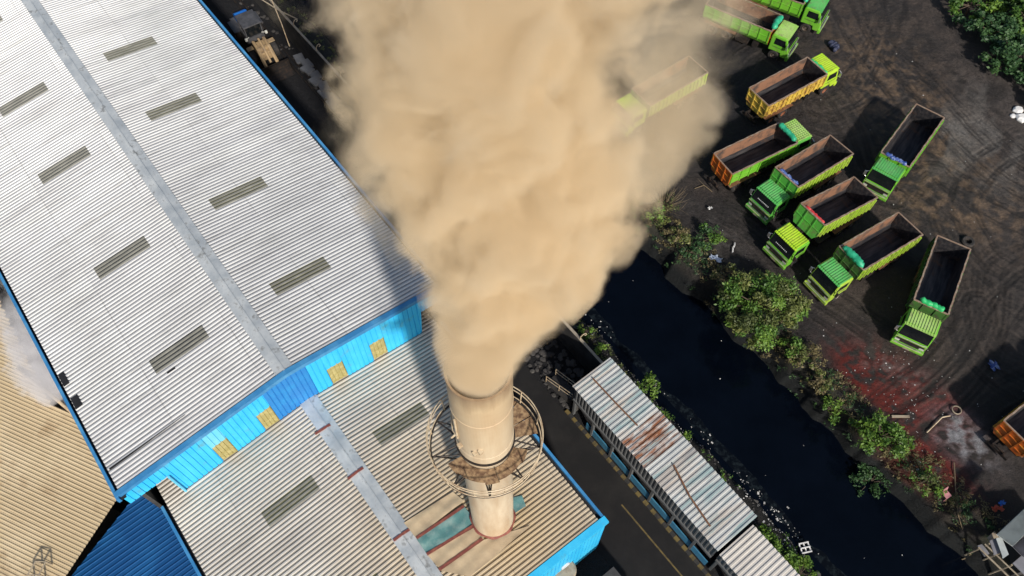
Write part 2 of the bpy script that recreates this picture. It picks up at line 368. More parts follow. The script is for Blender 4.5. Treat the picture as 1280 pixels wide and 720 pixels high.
# dirt colours that belong to the ground itself
def blob(u0, v0, ru, rv, rot=0):
    du = UU - u0; dv = VV - v0; c, s = math.cos(rot), math.sin(rot)
    a = (du * c + dv * s) / ru; b = (-du * s + dv * c) / rv
    return np.exp(-(a * a + b * b))
N1 = fbm(UU * .5, VV * .5, 51, 5); N2 = fbm(UU * 1.8, VV * 1.8, 61, 4); N3 = fbm(UU * .9 + VV * .25, VV * .22, 71, 5)
def lerp(A, c, k): return A * (1 - k[..., None]) + np.array(c) * k[..., None]
C = np.zeros(UU.shape + (3,)) + np.array((.027, .0235, .0228))
C = lerp(C, (.048, .038, .033), np.clip((N1 - .42) * 4, 0, 1) * np.clip((VV - 33) / 4, 0, 1))
def pxblob(px, py, r1, r2, rot=0):
    a, b = uv(px, py); return blob(a, b, r1, r2, rot)
k = np.clip(pxblob(1185, 215, 6, 5) + pxblob(1235, 250, 5, 3) + pxblob(1095, 75, 5, 3.5) + pxblob(1125, 130, 4, 3) + .7 * pxblob(1140, 250, 4, 2), 0, 1)
C = lerp(C, (.135, .092, .060), k * np.clip((N2 - .40) * 4, 0, 1) * .9)
k = np.clip(pxblob(1215, 160, 5, 2.2, .9) + .8 * pxblob(1250, 205, 6, 2.5, .9) + .6 * pxblob(1245, 130, 3, 1.5), 0, 1)
C = lerp(C, (.155, .145, .135), k * np.clip((N3 - .43) * 6, 0, 1) * .9)
k = np.clip(pxblob(1125, 490, 3.6, 1.8, .1) + pxblob(1150, 580, 2.6, 1.4, .2) + .8 * pxblob(1085, 465, 2.0, 1.2) + .7 * pxblob(1180, 515, 2, 1), 0, 1)
C = lerp(C, (.115, .014, .010), np.clip(k * 2.0, 0, 1) * np.clip((N2 - .30) * 5, 0, 1))
k = np.clip(pxblob(1195, 540, 1.5, 1.3) + .6 * pxblob(1215, 560, 1.5, 1.0), 0, 1)
C = lerp(C, (.20, .20, .215), np.clip(k * 1.4, 0, 1) * np.clip((N2 - .34) * 4, 0, 1))
k = np.clip(pxblob(1130, 470, 2.2, .8, .5) + .7 * pxblob(1100, 455, 2, .8) + .5 * pxblob(900, 300, 3, 1.5), 0, 1)
C = lerp(C, (.15, .14, .135), k * np.clip((N2 - .44) * 5, 0, 1) * .7)
k = np.clip(pxblob(905, 160, 6, 5) + pxblob(970, 270, 4, 4) + pxblob(1060, 200, 2.5, 2.5) + pxblob(880, 60, 8, 6) + .6 * pxblob(1000, 380, 4, 2), 0, 1)
C = lerp(C, (.016, .015, .018), k * .85); C = lerp(C, (.062, .054, .052), np.clip((VV + UU * .9 - 44) / 14, 0, .8) * np.clip((VV - 34) / 4, 0, 1) * np.clip((N1 - .25) * 3, 0, 1))
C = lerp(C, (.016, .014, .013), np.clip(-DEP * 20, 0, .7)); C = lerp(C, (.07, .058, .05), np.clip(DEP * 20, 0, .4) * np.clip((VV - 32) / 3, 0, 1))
C = lerp(C, (.013, .013, .015), np.clip((21 - VV) / 2, 0, 1))
C = lerp(C, (.035, .038, .022), np.clip(1 - np.abs(VV - 31) / 1.6, 0, 1) * .7 * np.clip((N2 - .3) * 4, 0, 1))
C = lerp(C, (.010, .012, .013), np.clip((-.2 - ZZ) / .6, 0, 1)); C = lerp(C, (.012, .012, .012), np.clip((VV - 18.5) / .5, 0, 1) * np.clip((22.6 - VV) / .3, 0, 1) * .8)
nu, nv = UU.shape
PX = UU * U.x + VV * V.x; PY = UU * U.y + VV * V.y
co = np.stack([PX, PY, ZZ], -1).reshape(-1, 3)
idx = np.arange(nu * nv).reshape(nu, nv)
fa = np.stack([idx[:-1, :-1], idx[1:, :-1], idx[1:, 1:], idx[:-1, 1:]], -1).reshape(-1, 4)
def np_mesh(name, co, fa, mat):
    me = bpy.data.meshes.new(name); n, k = fa.shape
    me.vertices.add(len(co)); me.vertices.foreach_set('co', co.astype(np.float32).ravel())
    me.loops.add(n * k); me.loops.foreach_set('vertex_index', fa.astype(np.int32).ravel())
    me.polygons.add(n); me.polygons.foreach_set('loop_start', np.arange(0, n * k, k, dtype=np.int32))
    me.polygons.foreach_set('loop_total', np.full(n, k, dtype=np.int32))
    me.update(calc_edges=True); me.validate(); me.materials.append(mat)
    o = bpy.data.objects.new(name, me); col.objects.link(o); return o
def ground_mat():
    ma, t, b = nt('yard_dirt')
    a = t.nodes.new('ShaderNodeAttribute'); a.attribute_name = 'dirt'
    n = noise(t, 3.0, 8, .7, coords(t)); n2 = noise(t, 14, 6, .7, coords(t))
    k = ramp(t, n, [(.25, (.45, .45, .45)), (.5, (1, 1, 1)), (.75, (1.7, 1.7, 1.7))])
    k2 = ramp(t, n2, [(.3, (.6, .6, .6)), (.7, (1.4, 1.4, 1.4))])
    c = mix(t, 1.0, mix(t, 1.0, a.outputs['Color'], k, 'MULTIPLY'), k2, 'MULTIPLY')
    # pale grit
    vo = t.nodes.new('ShaderNodeTexVoronoi'); vo.inputs['Scale'].default_value = 3.2; t.links.new(coords(t), vo.inputs['Vector'])
    g = ramp(t, vo.outputs['Distance'], [(.04, (1, 1, 1)), (.075, (0, 0, 0))])
    n3 = ramp(t, noise(t, .8, 3, .6, coords(t)), [(.5, (0, 0, 0)), (.62, (1, 1, 1))])
    c = mix(t, mix(t, 1.0, g, n3, 'MULTIPLY'), c, (.16, .15, .14))
    t.links.new(c, b.inputs['Base Color'])
    r = ramp(t, n, [(.35, (.55,) * 3), (.6, (.9,) * 3)]); t.links.new(r, b.inputs['Roughness'])
    b.inputs['Specular IOR Level'].default_value = .3
    bump(t, b, noise(t, 5, 9, .8, coords(t)), 1.0, .16); return ma
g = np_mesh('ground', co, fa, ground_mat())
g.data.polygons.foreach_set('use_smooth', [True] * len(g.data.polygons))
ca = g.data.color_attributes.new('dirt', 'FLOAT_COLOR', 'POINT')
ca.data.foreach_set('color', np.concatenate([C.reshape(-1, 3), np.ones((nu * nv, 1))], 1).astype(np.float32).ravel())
tag(g, kind='structure')
def gz(u, v):
    return float(ground_z(np.array([[float(u)]]), np.array([[float(v)]]))[0, 0])

# canal water
wm, t, b = nt('black_canal_water')
nw = ramp(t, noise(t, .25, 5, .65, coords(t)), [(.35, (.0006, .0014, .0035)), (.75, (.0015, .003, .007))])
t.links.new(nw, b.inputs['Base Color']); b.inputs['Roughness'].default_value = .12; b.inputs['Specular IOR Level'].default_value = .16
bump(t, b, noise(t, 1.2, 4, .6, coords(t)), .15, .05)
mb = MB(); mb.add([W(-300, 20.2, -2), W(200, 20.2, -2), W(200, 31.4, -2), W(-300, 31.4, -2)], [(0, 1, 2, 3)])
tag(mb.build('canal_water', wm), kind='structure')
# scum line along the near bank
sm, t, b = nt('canal_scum'); b.inputs['Roughness'].default_value = .6; b.inputs['Specular IOR Level'].default_value = .05
t.links.new(ramp(t, noise(t, 2.5, 6, .7, coords(t)), [(.48, (.0015, .003, .006)), (.78, (.022, .032, .038))]), b.inputs['Base Color'])
rnd = random.Random(5); mb = MB()
a = []; n = 160
for i in range(n + 1):
    uu = -28 + i * .22; w0 = 22.3; w1 = 22.4 + 1.0 * float(fbm(np.array([uu * .6]), np.array([1.0]), 77)[0])
    a += [W(uu, w0, -1.992), W(uu, w1, -1.992)]
mb.add(a, [(2 * i, 2 * i + 2, 2 * i + 3, 2 * i + 1) for i in range(n)])
tag(mb.build('canal_scum_strip', sm), kind='structure')

# road
mb = MB(); mb.add([W(-90, 11.0, .02), W(30, 11.0, .02), W(30, 15.25, .02), W(-90, 15.25, .02)], [(0, 1, 2, 3)])
tag(mb.build('road', M['asphalt']), kind='structure')
mb = MB(); mb.add([W(-7.0, 14.04, .026), W(30, 14.04, .026), W(30, 14.14, .026), W(-7.0, 14.14, .026)], [(0, 1, 2, 3)])
tag(mb.build('road_marking', M['yellow']), kind='structure')
mb = MB()
for i in range(60):
    u0 = -14.2 + i * .72
    mb.box(u0, u0 + .35, 15.25, 15.5, 0, .16, 0); mb.box(u0 + .352, u0 + .718, 15.25, 15.5, 0, .158, 1)
tag(mb.build('kerb', [M['yellow'], M['kerb_dark']], rotz=YA), kind='structure')

# ------------------------------------------------------------------ corrugated sheet: ribs run along y, profile along x
def corr(mb, x0, x1, f0, f1, pitch=.25, rise=.06, mi=0, off=0.0, top=.34, flank=.12, pan=None):
    """f0(x), f1(x) give the (y,z) ends of the sheet at x."""
    n = max(1, int(round((x1 - x0) / pitch))); p = (x1 - x0) / n; vs = []; base = len(mb.v)
    prof = [(0, 0), (1 - top - 2 * flank, 0), (1 - top - flank, rise), (1 - flank, rise)]
    for i in range(n):
        for a, h in prof: vs.append((x0 + (i + a) * p, h + off))
    vs.append((x1, off)); out = []
    for x, h in vs:
        y, z = f0(x); out.append((x, y, z + h)); y, z = f1(x); out.append((x, y, z + h))
    mb.add(out, [(2 * i, 2 * i + 2, 2 * i + 3, 2 * i + 1) for i in range(len(vs) - 1)], mi)
    if pan is not None:
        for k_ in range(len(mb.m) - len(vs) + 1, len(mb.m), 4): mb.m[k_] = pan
def wallcorr(mb, y0, y1, x, zf0, zf1, pitch=.3, rise=.03, mi=0, off=0):
    """sheet standing in the plane x=const, ribs vertical, zf(y) giving bottom and top."""
    n = max(1, int(round((y1 - y0) / pitch))); p = (y1 - y0) / n; pts = []
    for i in range(n):
        for a, h in ((0, rise), (.80, rise), (.86, 0), (.94, 0)): pts.append((y0 + (i + a) * p, h + off))
    pts.append((y1, rise + off)); out = []
    for y, h in pts: out += [(x + h, y, zf0(y)), (x + h, y, zf1(y))]
    mb.add(out, [(2 * i, 2 * i + 2, 2 * i + 3, 2 * i + 1) for i in range(len(pts) - 1)], mi)

# ------------------------------------------------------------------ the big warehouse: tall rear hall and lower front hall
S = .12
UG, VR, ZR, VE, VW = -22.0, 1.15, 12.0, 11.2, -9.05
ZL, VR2, VE2, VW2, UF = 7.9, 1.45, 10.9, -8.35, -6.0
hall = empty('warehouse', W(UG, 0, 0), YA, 'long warehouse with pale ribbed metal roof and a bright cyan stepped gable', 'warehouse')
def zu(v): return ZR - S * abs(v - VR)
def zl(v): return ZL - S * abs(v - VR2)
L0 = -62.0                                       # rear hall runs this far back from the gable
# sheets (each slope in two runs with a slightly lifted lap)
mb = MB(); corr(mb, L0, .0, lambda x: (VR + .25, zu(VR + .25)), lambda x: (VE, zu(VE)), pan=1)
mb.build('roof_slope', [M['roof'], M['roof_pan_shaded']], hall)
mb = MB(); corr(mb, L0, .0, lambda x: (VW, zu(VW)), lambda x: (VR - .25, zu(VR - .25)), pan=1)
mb.build('roof_slope', [M['roof'], M['roof_pan_shaded']], hall)
mb = MB()
for v0, v1 in ((VR, VR + .52), (VR - .52, VR)):
    vs = []
    for i in range(0, 63):
        x = L0 + i * (-L0 / 62) * .998
        for v in (v0, v1): vs.append((x, v, zu(v) + .075 + .012 * math.sin(i * 2.7)))
    mb.add(vs, [(2 * i, 2 * i + 2, 2 * i + 3, 2 * i + 1) for i in range(62)])
mb.box(L0, -.1, VR - .05, VR + .05, ZR + .07, ZR + .115)
mb.build('ridge_cap', M['ridge'], hall)
def skylight(u0, u1, v0, v1, zf, mat, x_off=UG):
    mb = MB(); n0 = round((u0 - x_off - L0) / .25) * .25 + L0; n1 = n0 + round((u1 - u0) / .25) * .25
    corr(mb, n0, n0 + 1.0, lambda x: (v0, zf(v0)), lambda x: (v1, zf(v1)), off=.014, pan=1)
    mb.build('skylight', [M['skylight_rib'], mat], hall)
for u0 in (-69.6, -60.6, -51.85, -44.65, -35.6, -27.7):
    skylight(u0, u0 + .8, 3.2, 6.75, zu, M['skylight2']); skylight(u0 + .05, u0 + .9, -4.55, -1.15, zu, M['skylight'])
def skylight2(u0, u1, v0, v1):
    mb = MB(); n = 61 * .25
    a = round((u0 - UG) / .25) * .25; corr(mb, a, a + 1.0, lambda x: (v0, zl(v0)), lambda x: (v1, zl(v1)), off=.014, pan=1)
    mb.build('skylight', [M['skylight_rib'], M['skylight2']], hall)
LF = UF - UG                                     # 16 m long
mb = MB(); corr(mb, -3, 15.75, lambda x: (VR2 + .3, zl(VR2 + .3)), lambda x: (VE2 - .25, zl(VE2 - .25)), pan=1); mb.build('roof_slope', [M['roof_low'], M['roof_low_pan_shaded']], hall)
mb = MB(); corr(mb, -3, 15.75, lambda x: (VW2 + .25, zl(VW2 + .25)), lambda x: (VR2 - .3, zl(VR2 - .3)), pan=1); mb.build('roof_slope', [M['roof_low'], M['roof_low_pan_shaded']], hall)
skylight2(-18.0, -17.2, 3.35, 6.7); skylight2(-18.0, -17.2, -4.05, -.75); skylight2(-11.3, -10.5, -4.0, -.7)
mb = MB()
for v0, v1 in ((VR2, VR2 + .55), (VR2 - .55, VR2)):
    vs = []
    for i in range(0, 25):
        x = .04 + i * (LF - .1) / 24
        for v in (v0, v1): vs.append((x, v, zl(v) + .075 + .012 * math.sin(i * 2.7)))
    mb.add(vs, [(2 * i, 2 * i + 2, 2 * i + 3, 2 * i + 1) for i in range(24)])
mb.box(.03, LF - .1, VR2 - .05, VR2 + .05, ZL + .07, ZL + .115)
mb.build('ridge_cap', M['ridge'], hall)
# walls
mb = MB()
mb.box(L0 + .3, -.3, VE - .6, VE - .4, 0, zu(VE) - .06); mb.box(L0 + .3, -.3, VW + .4, VW + .6, 0, zu(VW) - .06)
mb.box(0, LF - .5, VE2 - .9, VE2 - .7, 0, zl(VE2) - .1); mb.box(0, LF - .5, VW2 + .7, VW2 + .9, 0, zl(VW2) - .1)
mb.build('side_wall', M['wall_dark'], hall)
# gutters: black trough with a blue outer lip
def gutter(x0, x1, vin, vout, z, s):
    mb = MB(); lo, hi = sorted((vin, vout)); mb.box(x0, x1, lo, hi, z - .24, z - .21); mb.build('gutter_trough', M['black'], hall)
    mb = MB(); a, b_ = sorted((vout, vout + s * .16)); mb.box(x0, x1, a, b_, z - .34, z + .05)
    mb.build('gutter', M['fascia'], hall)
gutter(L0, .3, VE - .15, VE + .14, zu(VE), 1); gutter(L0, .3, VW + .15, VW - .14, zu(VW), -1)
gutter(.05, LF + .05, VE2 - .5, VE2 - .02, zl(VE2), 1); gutter(.05, LF, VW2 + .35, VW2 + .05, zl(VW2), -1)
# cyan gable wall in short sheets between the roofs
def zb(v):                                        # lower edge of the cladding
    if v < VW + 2.15: return zu(v) - 1.35
    if v > VE - 1.7: return zu(v) - 1.35
    return zl(v) + .02
for v0, v1, mt in ((VW - .1, VW + 2.15, 'gable'), (VW + 2.15, -4.3, 'gable'), (-3.35, -1.45, 'gable'), (-.5, 2.2, 'gable_shadow'), (2.2, 3.15, 'gable'), (4.2, 6.0, 'gable'), (7.0, VE - 1.7, 'gable'), (VE - 1.7, VE + .1, 'gable')):
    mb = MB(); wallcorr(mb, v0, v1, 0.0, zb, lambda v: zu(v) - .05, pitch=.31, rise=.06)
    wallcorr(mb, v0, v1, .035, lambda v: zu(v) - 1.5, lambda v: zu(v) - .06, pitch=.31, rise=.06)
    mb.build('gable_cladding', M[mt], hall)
for v0, v1 in ((-4.3, -3.35), (-1.45, -.5), (3.15, 4.2), (6.0, 7.0)):
    mb = MB(); wallcorr(mb, v0, v1, .035, lambda v: zu(v) - 1.9, lambda v: zu(v) - .05, pitch=.31, rise=.06); mb.build('gable_cladding', M['gable_pale' if v0 < -4 else 'gable'], hall)
    mb = MB(); wallcorr(mb, v0 + .02, v1 - .02, .0, lambda v: zl(v) + .12, lambda v: zu(v) - 1.88, pitch=.24, rise=.05)
    for zz in (.2, .95): mb.box(.03, .075, v0 + .02, v1 - .02, zl(v0) + zz, zl(v0) + zz + .05)
    mb.build('gable_window', M['fibre'], hall)
mb = MB()
for s_, v_end in ((-1, VW - .25), (1, VE + .25)):                       # rake flashing over the gable
    a, b_ = (VR, v_end)
    vs = []
    for x in (-.16, .14):
        for v in (a, b_): vs.append((x, v, ZR - S * abs(v - VR) + .12))
    vs += [(.141, a, ZR + .118), (.141, b_, ZR - S * abs(b_ - VR) + .118), (.141, a, ZR - .2), (.141, b_, ZR - S * abs(b_ - VR) - .2)]
    mb.add(vs, [(0, 1, 3, 2), (4, 5, 7, 6)])
mb.build('rake_flashing', M['fascia'], hall)
mb = MB()
mb.tube([(.18, VW + 2.2, zb(VW + 2) + .0), (.2, VW + 2.2, zl(VW + 2.2) + .1)], .07, 6)
mb.build('corner_trim', M['gable_pale'], hall)
# front gable wall (mostly hidden) with cyan sheets and rake
mb = MB()
wallcorr(mb, VW2 + .2, VE2 + .1, LF + .05, lambda v: 0.2, lambda v: zl(v) - .12, pitch=.3, rise=.05)
mb.build('front_gable', M['gable'], hall)
mb = MB()
for v_end in (VW2 - .05, VE2 + .16):
    vs = []
    for x in (LF - .22, LF + .2):
        for v in (VR2, v_end): vs.append((x, v, ZL - S * abs(v - VR2) + .09))
    for z in (.088, -.28):
        for v in (VR2, v_end): vs.append((LF + .201, v, ZL - S * abs(v - VR2) + z))
    mb.add(vs, [(0, 1, 3, 2), (4, 5, 7, 6)])
mb.build('rake_flashing', M['gable'], hall)
# black slit between lifted sheets, small holes in the eaves
mb = MB()
mb.add([(-1.55, VW + .1, zu(VW) + .075), (-1.42, VW + .1, zu(VW) + .075), (-1.50, VW + 4.7, zu(VW + 4.7) + .075), (-1.53, VW + 4.7, zu(VW + 4.7) + .075)], [(0, 1, 2, 3)]); mb.build('roof_gap', M['black'], hall)
for x, v, a, b_ in ((-8.4, VW + .02, .9, .35), (-6.6, VW + .02, .8, .42), (-4.4, VW + 5.0, .12, .5)):
    mb = MB(); mb.add([(x, v, zu(v) + .07), (x + a, v, zu(v) + .07), (x + a, v + b_, zu(v + b_) + .07), (x, v + b_, zu(v + b_) + .07)], [(0, 1, 2, 3)]); mb.build('roof_gap', M['black'], hall)

# ------------------------------------------------------------------ sheets laid on the lower roof by the chimney, oxide red battens
def roofpt(px, py):
    z = 7.3
    for i in range(12): p = at(px, py, z); z = zl(p.dot(V)) + .06
    return p.dot(U), p.dot(V)
def cloth(name, quad, mat, label, zoff=.075):
    c = [roofpt(480 + x / 4, 540 + y / 4) for x, y in quad]; nx, ny = 40, 12; vs = []
    rn = random.Random(len(label))
    ph = [rn.uniform(0, 6) for _ in range(4)]
    for i in range(nx + 1):
        for j in range(ny + 1):
            s, t_ = i / nx, j / ny
            u = (c[0][0] * (1 - s) + c[1][0] * s) * (1 - t_) + (c[3][0] * (1 - s) + c[2][0] * s) * t_
            v = (c[0][1] * (1 - s) + c[1][1] * s) * (1 - t_) + (c[3][1] * (1 - s) + c[2][1] * s) * t_
            w_ = .022 * math.sin(u * 7 + v * 1.2 + ph[0]) + .018 * math.sin(u * 3.1 - v * 2.3 + ph[1]) + .012 * math.sin(v * 9 + ph[2])
            vs.append(W(u, v, zl(v) + zoff + .045 + w_ * math.sin(math.pi * t_) ** .5))
    mb = MB(); mb.add(vs, [(i * (ny + 1) + j, (i + 1) * (ny + 1) + j, (i + 1) * (ny + 1) + j + 1, i * (ny + 1) + j + 1) for i in range(nx) for j in range(ny)])
    o = mb.build(name, mat, smooth=True)
    return tag(o, label, 'roof sheet', 'flat sheets laid over the ribbed roof beside the chimney')
cloth('roof_sheet', [(100, 455), (345, 300), (400, 345), (160, 530)], M['tan_tarp'], 'wrinkled tan sheet above the teal one, touching the ribbed roof and ridge')
cloth('roof_sheet', [(162, 535), (400, 372), (470, 462), (215, 612)], M['teal_tarp'], 'teal sheet on the roof left of the chimney foot, between two red battens')
cloth('roof_sheet', [(217, 615), (475, 465), (500, 535), (282, 690)], M['tan_tarp'], 'narrow tan sheet between the teal sheet and the lowest red batten')
cloth('roof_sheet', [(284, 694), (500, 540), (735, 468), (430, 725)], M['tan_tarp'], 'broad tan sheet below the chimney foot with red flecks')
cloth('roof_sheet', [(640, 330), (690, 318), (710, 372), (650, 410)], M['teal_tarp'], 'small grey teal scrap just right of the chimney foot')
def batten(p, q, label, name='red_batten', w=.08, zo=.15):
    a = roofpt(*p); b_ = roofpt(*q); n = 10; mb = MB()
    A = Vector((a[0], a[1], 0)); B = Vector((b_[0], b_[1], 0)); d = (B - A).normalized(); pr = Vector((-d.y, d.x, 0)) * w
    vs = []
    for i in range(n + 1):
        P = A.lerp(B, i / n)
        for s in (-1, 1): Q = P + pr * s; vs.append(W(Q.x, Q.y, zl(Q.y) + zo))
        for s in (-1, 1): Q = P + pr * s; vs.append(W(Q.x, Q.y, zl(Q.y) + zo - .06))
    fs = []
    for i in range(n):
        k = 4 * i; fs += [(k, k + 4, k + 5, k + 1), (k, k + 2, k + 6, k + 4), (k + 1, k + 5, k + 7, k + 3)]
    fs += [(0, 1, 3, 2), (4 * n, 4 * n + 2, 4 * n + 3, 4 * n + 1)]
    mb.add(vs, fs); tag(mb.build(name, M['red_strip']), label, 'batten', 'oxide red strips on the lower roof')
def zc(x, y): return (480 + x / 4, 540 + y / 4)
batten(zc(163, 532), zc(400, 372), 'red batten along the upper edge of the teal sheet')
batten(zc(215, 613), zc(450, 468), 'red batten along the lower edge of the teal sheet')
batten(zc(275, 690), zc(492, 535), 'red batten running up to the chimney foot below the narrow tan sheet')
batten((394, 543), (413, 531), 'short red strip across the ridge cap, nearest the cyan gable', w=.07, zo=.14)
batten((435, 599), (454, 585), 'short red strip across the ridge cap, halfway down the lower roof', w=.07, zo=.14)
batten((492, 676), (512, 662), 'short red strip across the ridge cap, beside the tan sheets', w=.07, zo=.14)

# ------------------------------------------------------------------ chimney
CX, CY = -1.18, 11.46; ZB = 7.2; ZT = 27.0
st = empty('chimney', (CX, CY, ZB), YA, 'tall cream chimney stack with round railed platform, smoke pouring from its top', 'chimney')
def cz(z): return z - ZB
mb = MB(); mb.lathe([(1.14, cz(ZB)), (1.14, cz(11.5)), (1.135, cz(11.52)), (1.135, cz(16)), (1.14, cz(16.02)), (1.13, cz(20.3))], 64); mb.build('lower_shaft', M['stack'], st, smooth=True)
mb = MB(); mb.lathe([(1.13, cz(20.4)), (1.2, cz(20.4)), (1.2, cz(21.0)), (1.185, cz(21.02)), (1.185, cz(24.4)), (1.2, cz(24.41)), (1.2, cz(24.46)), (1.185, cz(24.47)), (1.185, cz(ZT)), (1.10, cz(ZT)), (1.10, cz(23))], 64); mb.build('upper_shaft', M['stack'], st)
mb = MB(); mb.lathe([(1.14, cz(20.25)), (1.26, cz(20.25)), (1.26, cz(20.38)), (1.14, cz(20.38))], 64); mb.build('flange', M['dark_steel'], st)
mb = MB()
for k_ in range(72):
    a = 2 * math.pi * k_ / 72; w_ = .13 + .10 * math.sin(k_ * .7) + .05 * math.sin(k_ * 2.3)
for_r = [1.145, 1.30, 1.42]
vs = []
n = 72
for r_i in range(2):
    for k_ in range(n):
        a = 2 * math.pi * k_ / n; rr = 1.145 if r_i == 0 else 1.25 + .03 * math.sin(k_ * .7)
        x, y = rr * math.cos(a), rr * math.sin(a); vv = y + 5.8
        vs.append((x, y, cz(zl(vv) + (.32 if r_i == 0 else .22))))
mb.add(vs, [(k_, (k_ + 1) % n, n + (k_ + 1) % n, n + k_) for k_ in range(n)])
mb.build('base_collar', M['red_strip'], st)
mb = MB(); mb.tube([(-1.2, .3, cz(22.6)), (-1.24, .0, cz(22.6)), (-1.22, -.4, cz(22.55)), (-.9, -.9, cz(22.5)), (-.3, -1.25, cz(22.5)), (.1, -1.28, cz(22.6))], .03, 6)
mb.tube([(-.02, -1.23, cz(22.2)), (.0, -1.24, cz(24.2))], .045, 6)
mb.tube([(-.1, -1.22, cz(22.5)), (-.15, -1.42, cz(22.3))], .05, 6)
mb.build('sampling_pipe', M['rail'], st)
mb = MB()
for (a, z) in ((-2.35, 21.5), (-.9, 21.6), (-1.5, 21.5), (-.7, 21.9)):
    x, y = 1.2 * math.cos(a), 1.2 * math.sin(a); mb = MB(); mb.box(x - .08, x + .08, y - .14, y + .04, cz(z), cz(z + .22)); mb.build('lug', M['rail'], st)
plat = empty('platform', (0, 0, cz(19.6)), 0); plat.parent = st
PR = 2.32
mb = MB()                                          # rusty plates: a full inner ring at the front, a wide sector on the far right
def sector(mb, r0, r1, a0, a1, z=0, n=None):
    n = n or max(2, int(abs(a1 - a0) / .12)); vs = []
    for i in range(n + 1):
        a = a0 + (a1 - a0) * i / n
        vs += [(r0 * math.cos(a), r0 * math.sin(a), z), (r1 * math.cos(a), r1 * math.sin(a), z), (r0 * math.cos(a), r0 * math.sin(a), z - .04), (r1 * math.cos(a), r1 * math.sin(a), z - .04)]
    fs = []
    for i in range(n): k = 4 * i; fs += [(k, k + 1, k + 5, k + 4), (k + 2, k + 6, k + 7, k + 3), (k + 1, k + 3, k + 7, k + 5)]
    mb.add(vs, fs)
wa = -YA                                            # world direction -> chimney frame
def A_(deg): return R(deg) - YA
for i in range(7): sector(mb, 1.16, 1.72 if i % 3 else 1.8, A_(-150 + i * 20), A_(-150 + (i + 1) * 20 - .3))
for i in range(3): sector(mb, 1.16, 2.25, A_(10 + i * 22), A_(10 + (i + 1) * 22 - 1.2))
mb.build('floor_plate', M['rust_plate'], plat)
mb = MB()
for k_ in range(9):
    a = A_(-165 + k_ * 40); x, y = math.cos(a), math.sin(a); px_, py_ = -y * .22, x * .22
    mb.tube([(1.14 * x + px_, 1.14 * y + py_, -.07), (PR * x, PR * y, -.05)], .035, 5); mb.tube([(1.14 * x - px_, 1.14 * y - py_, -.07), (PR * x, PR * y, -.05)], .035, 5)
    mb.tube([(1.13 * x, 1.13 * y, -1.3), (PR * .93 * x, PR * .93 * y, -.1)], .035, 5)
ring = lambda r, z, n=64: [(r * math.cos(2 * math.pi * k_ / n), r * math.sin(2 * math.pi * k_ / n), z) for k_ in range(n)]
mb.tube(ring(PR, -.03), .045, 6, closed=True)
mb.build('bracket_frame', M['dark_steel'], plat)
mb = MB(); mb.tube(ring(PR + .08, 1.05), .026, 6, closed=True); mb.tube(ring(PR + .07, .72), .024, 6, closed=True)
mb.tube(ring(PR + .03, .12), .024, 6, closed=True)
for k_ in range(12):
    a = A_(-100 + k_ * 30); x, y = math.cos(a), math.sin(a); mb.tube([(PR * x, PR * y, 0), ((PR + .08) * x, (PR + .08) * y, 1.05)], .028, 6)
mb.build('railing', M['rail'], plat)

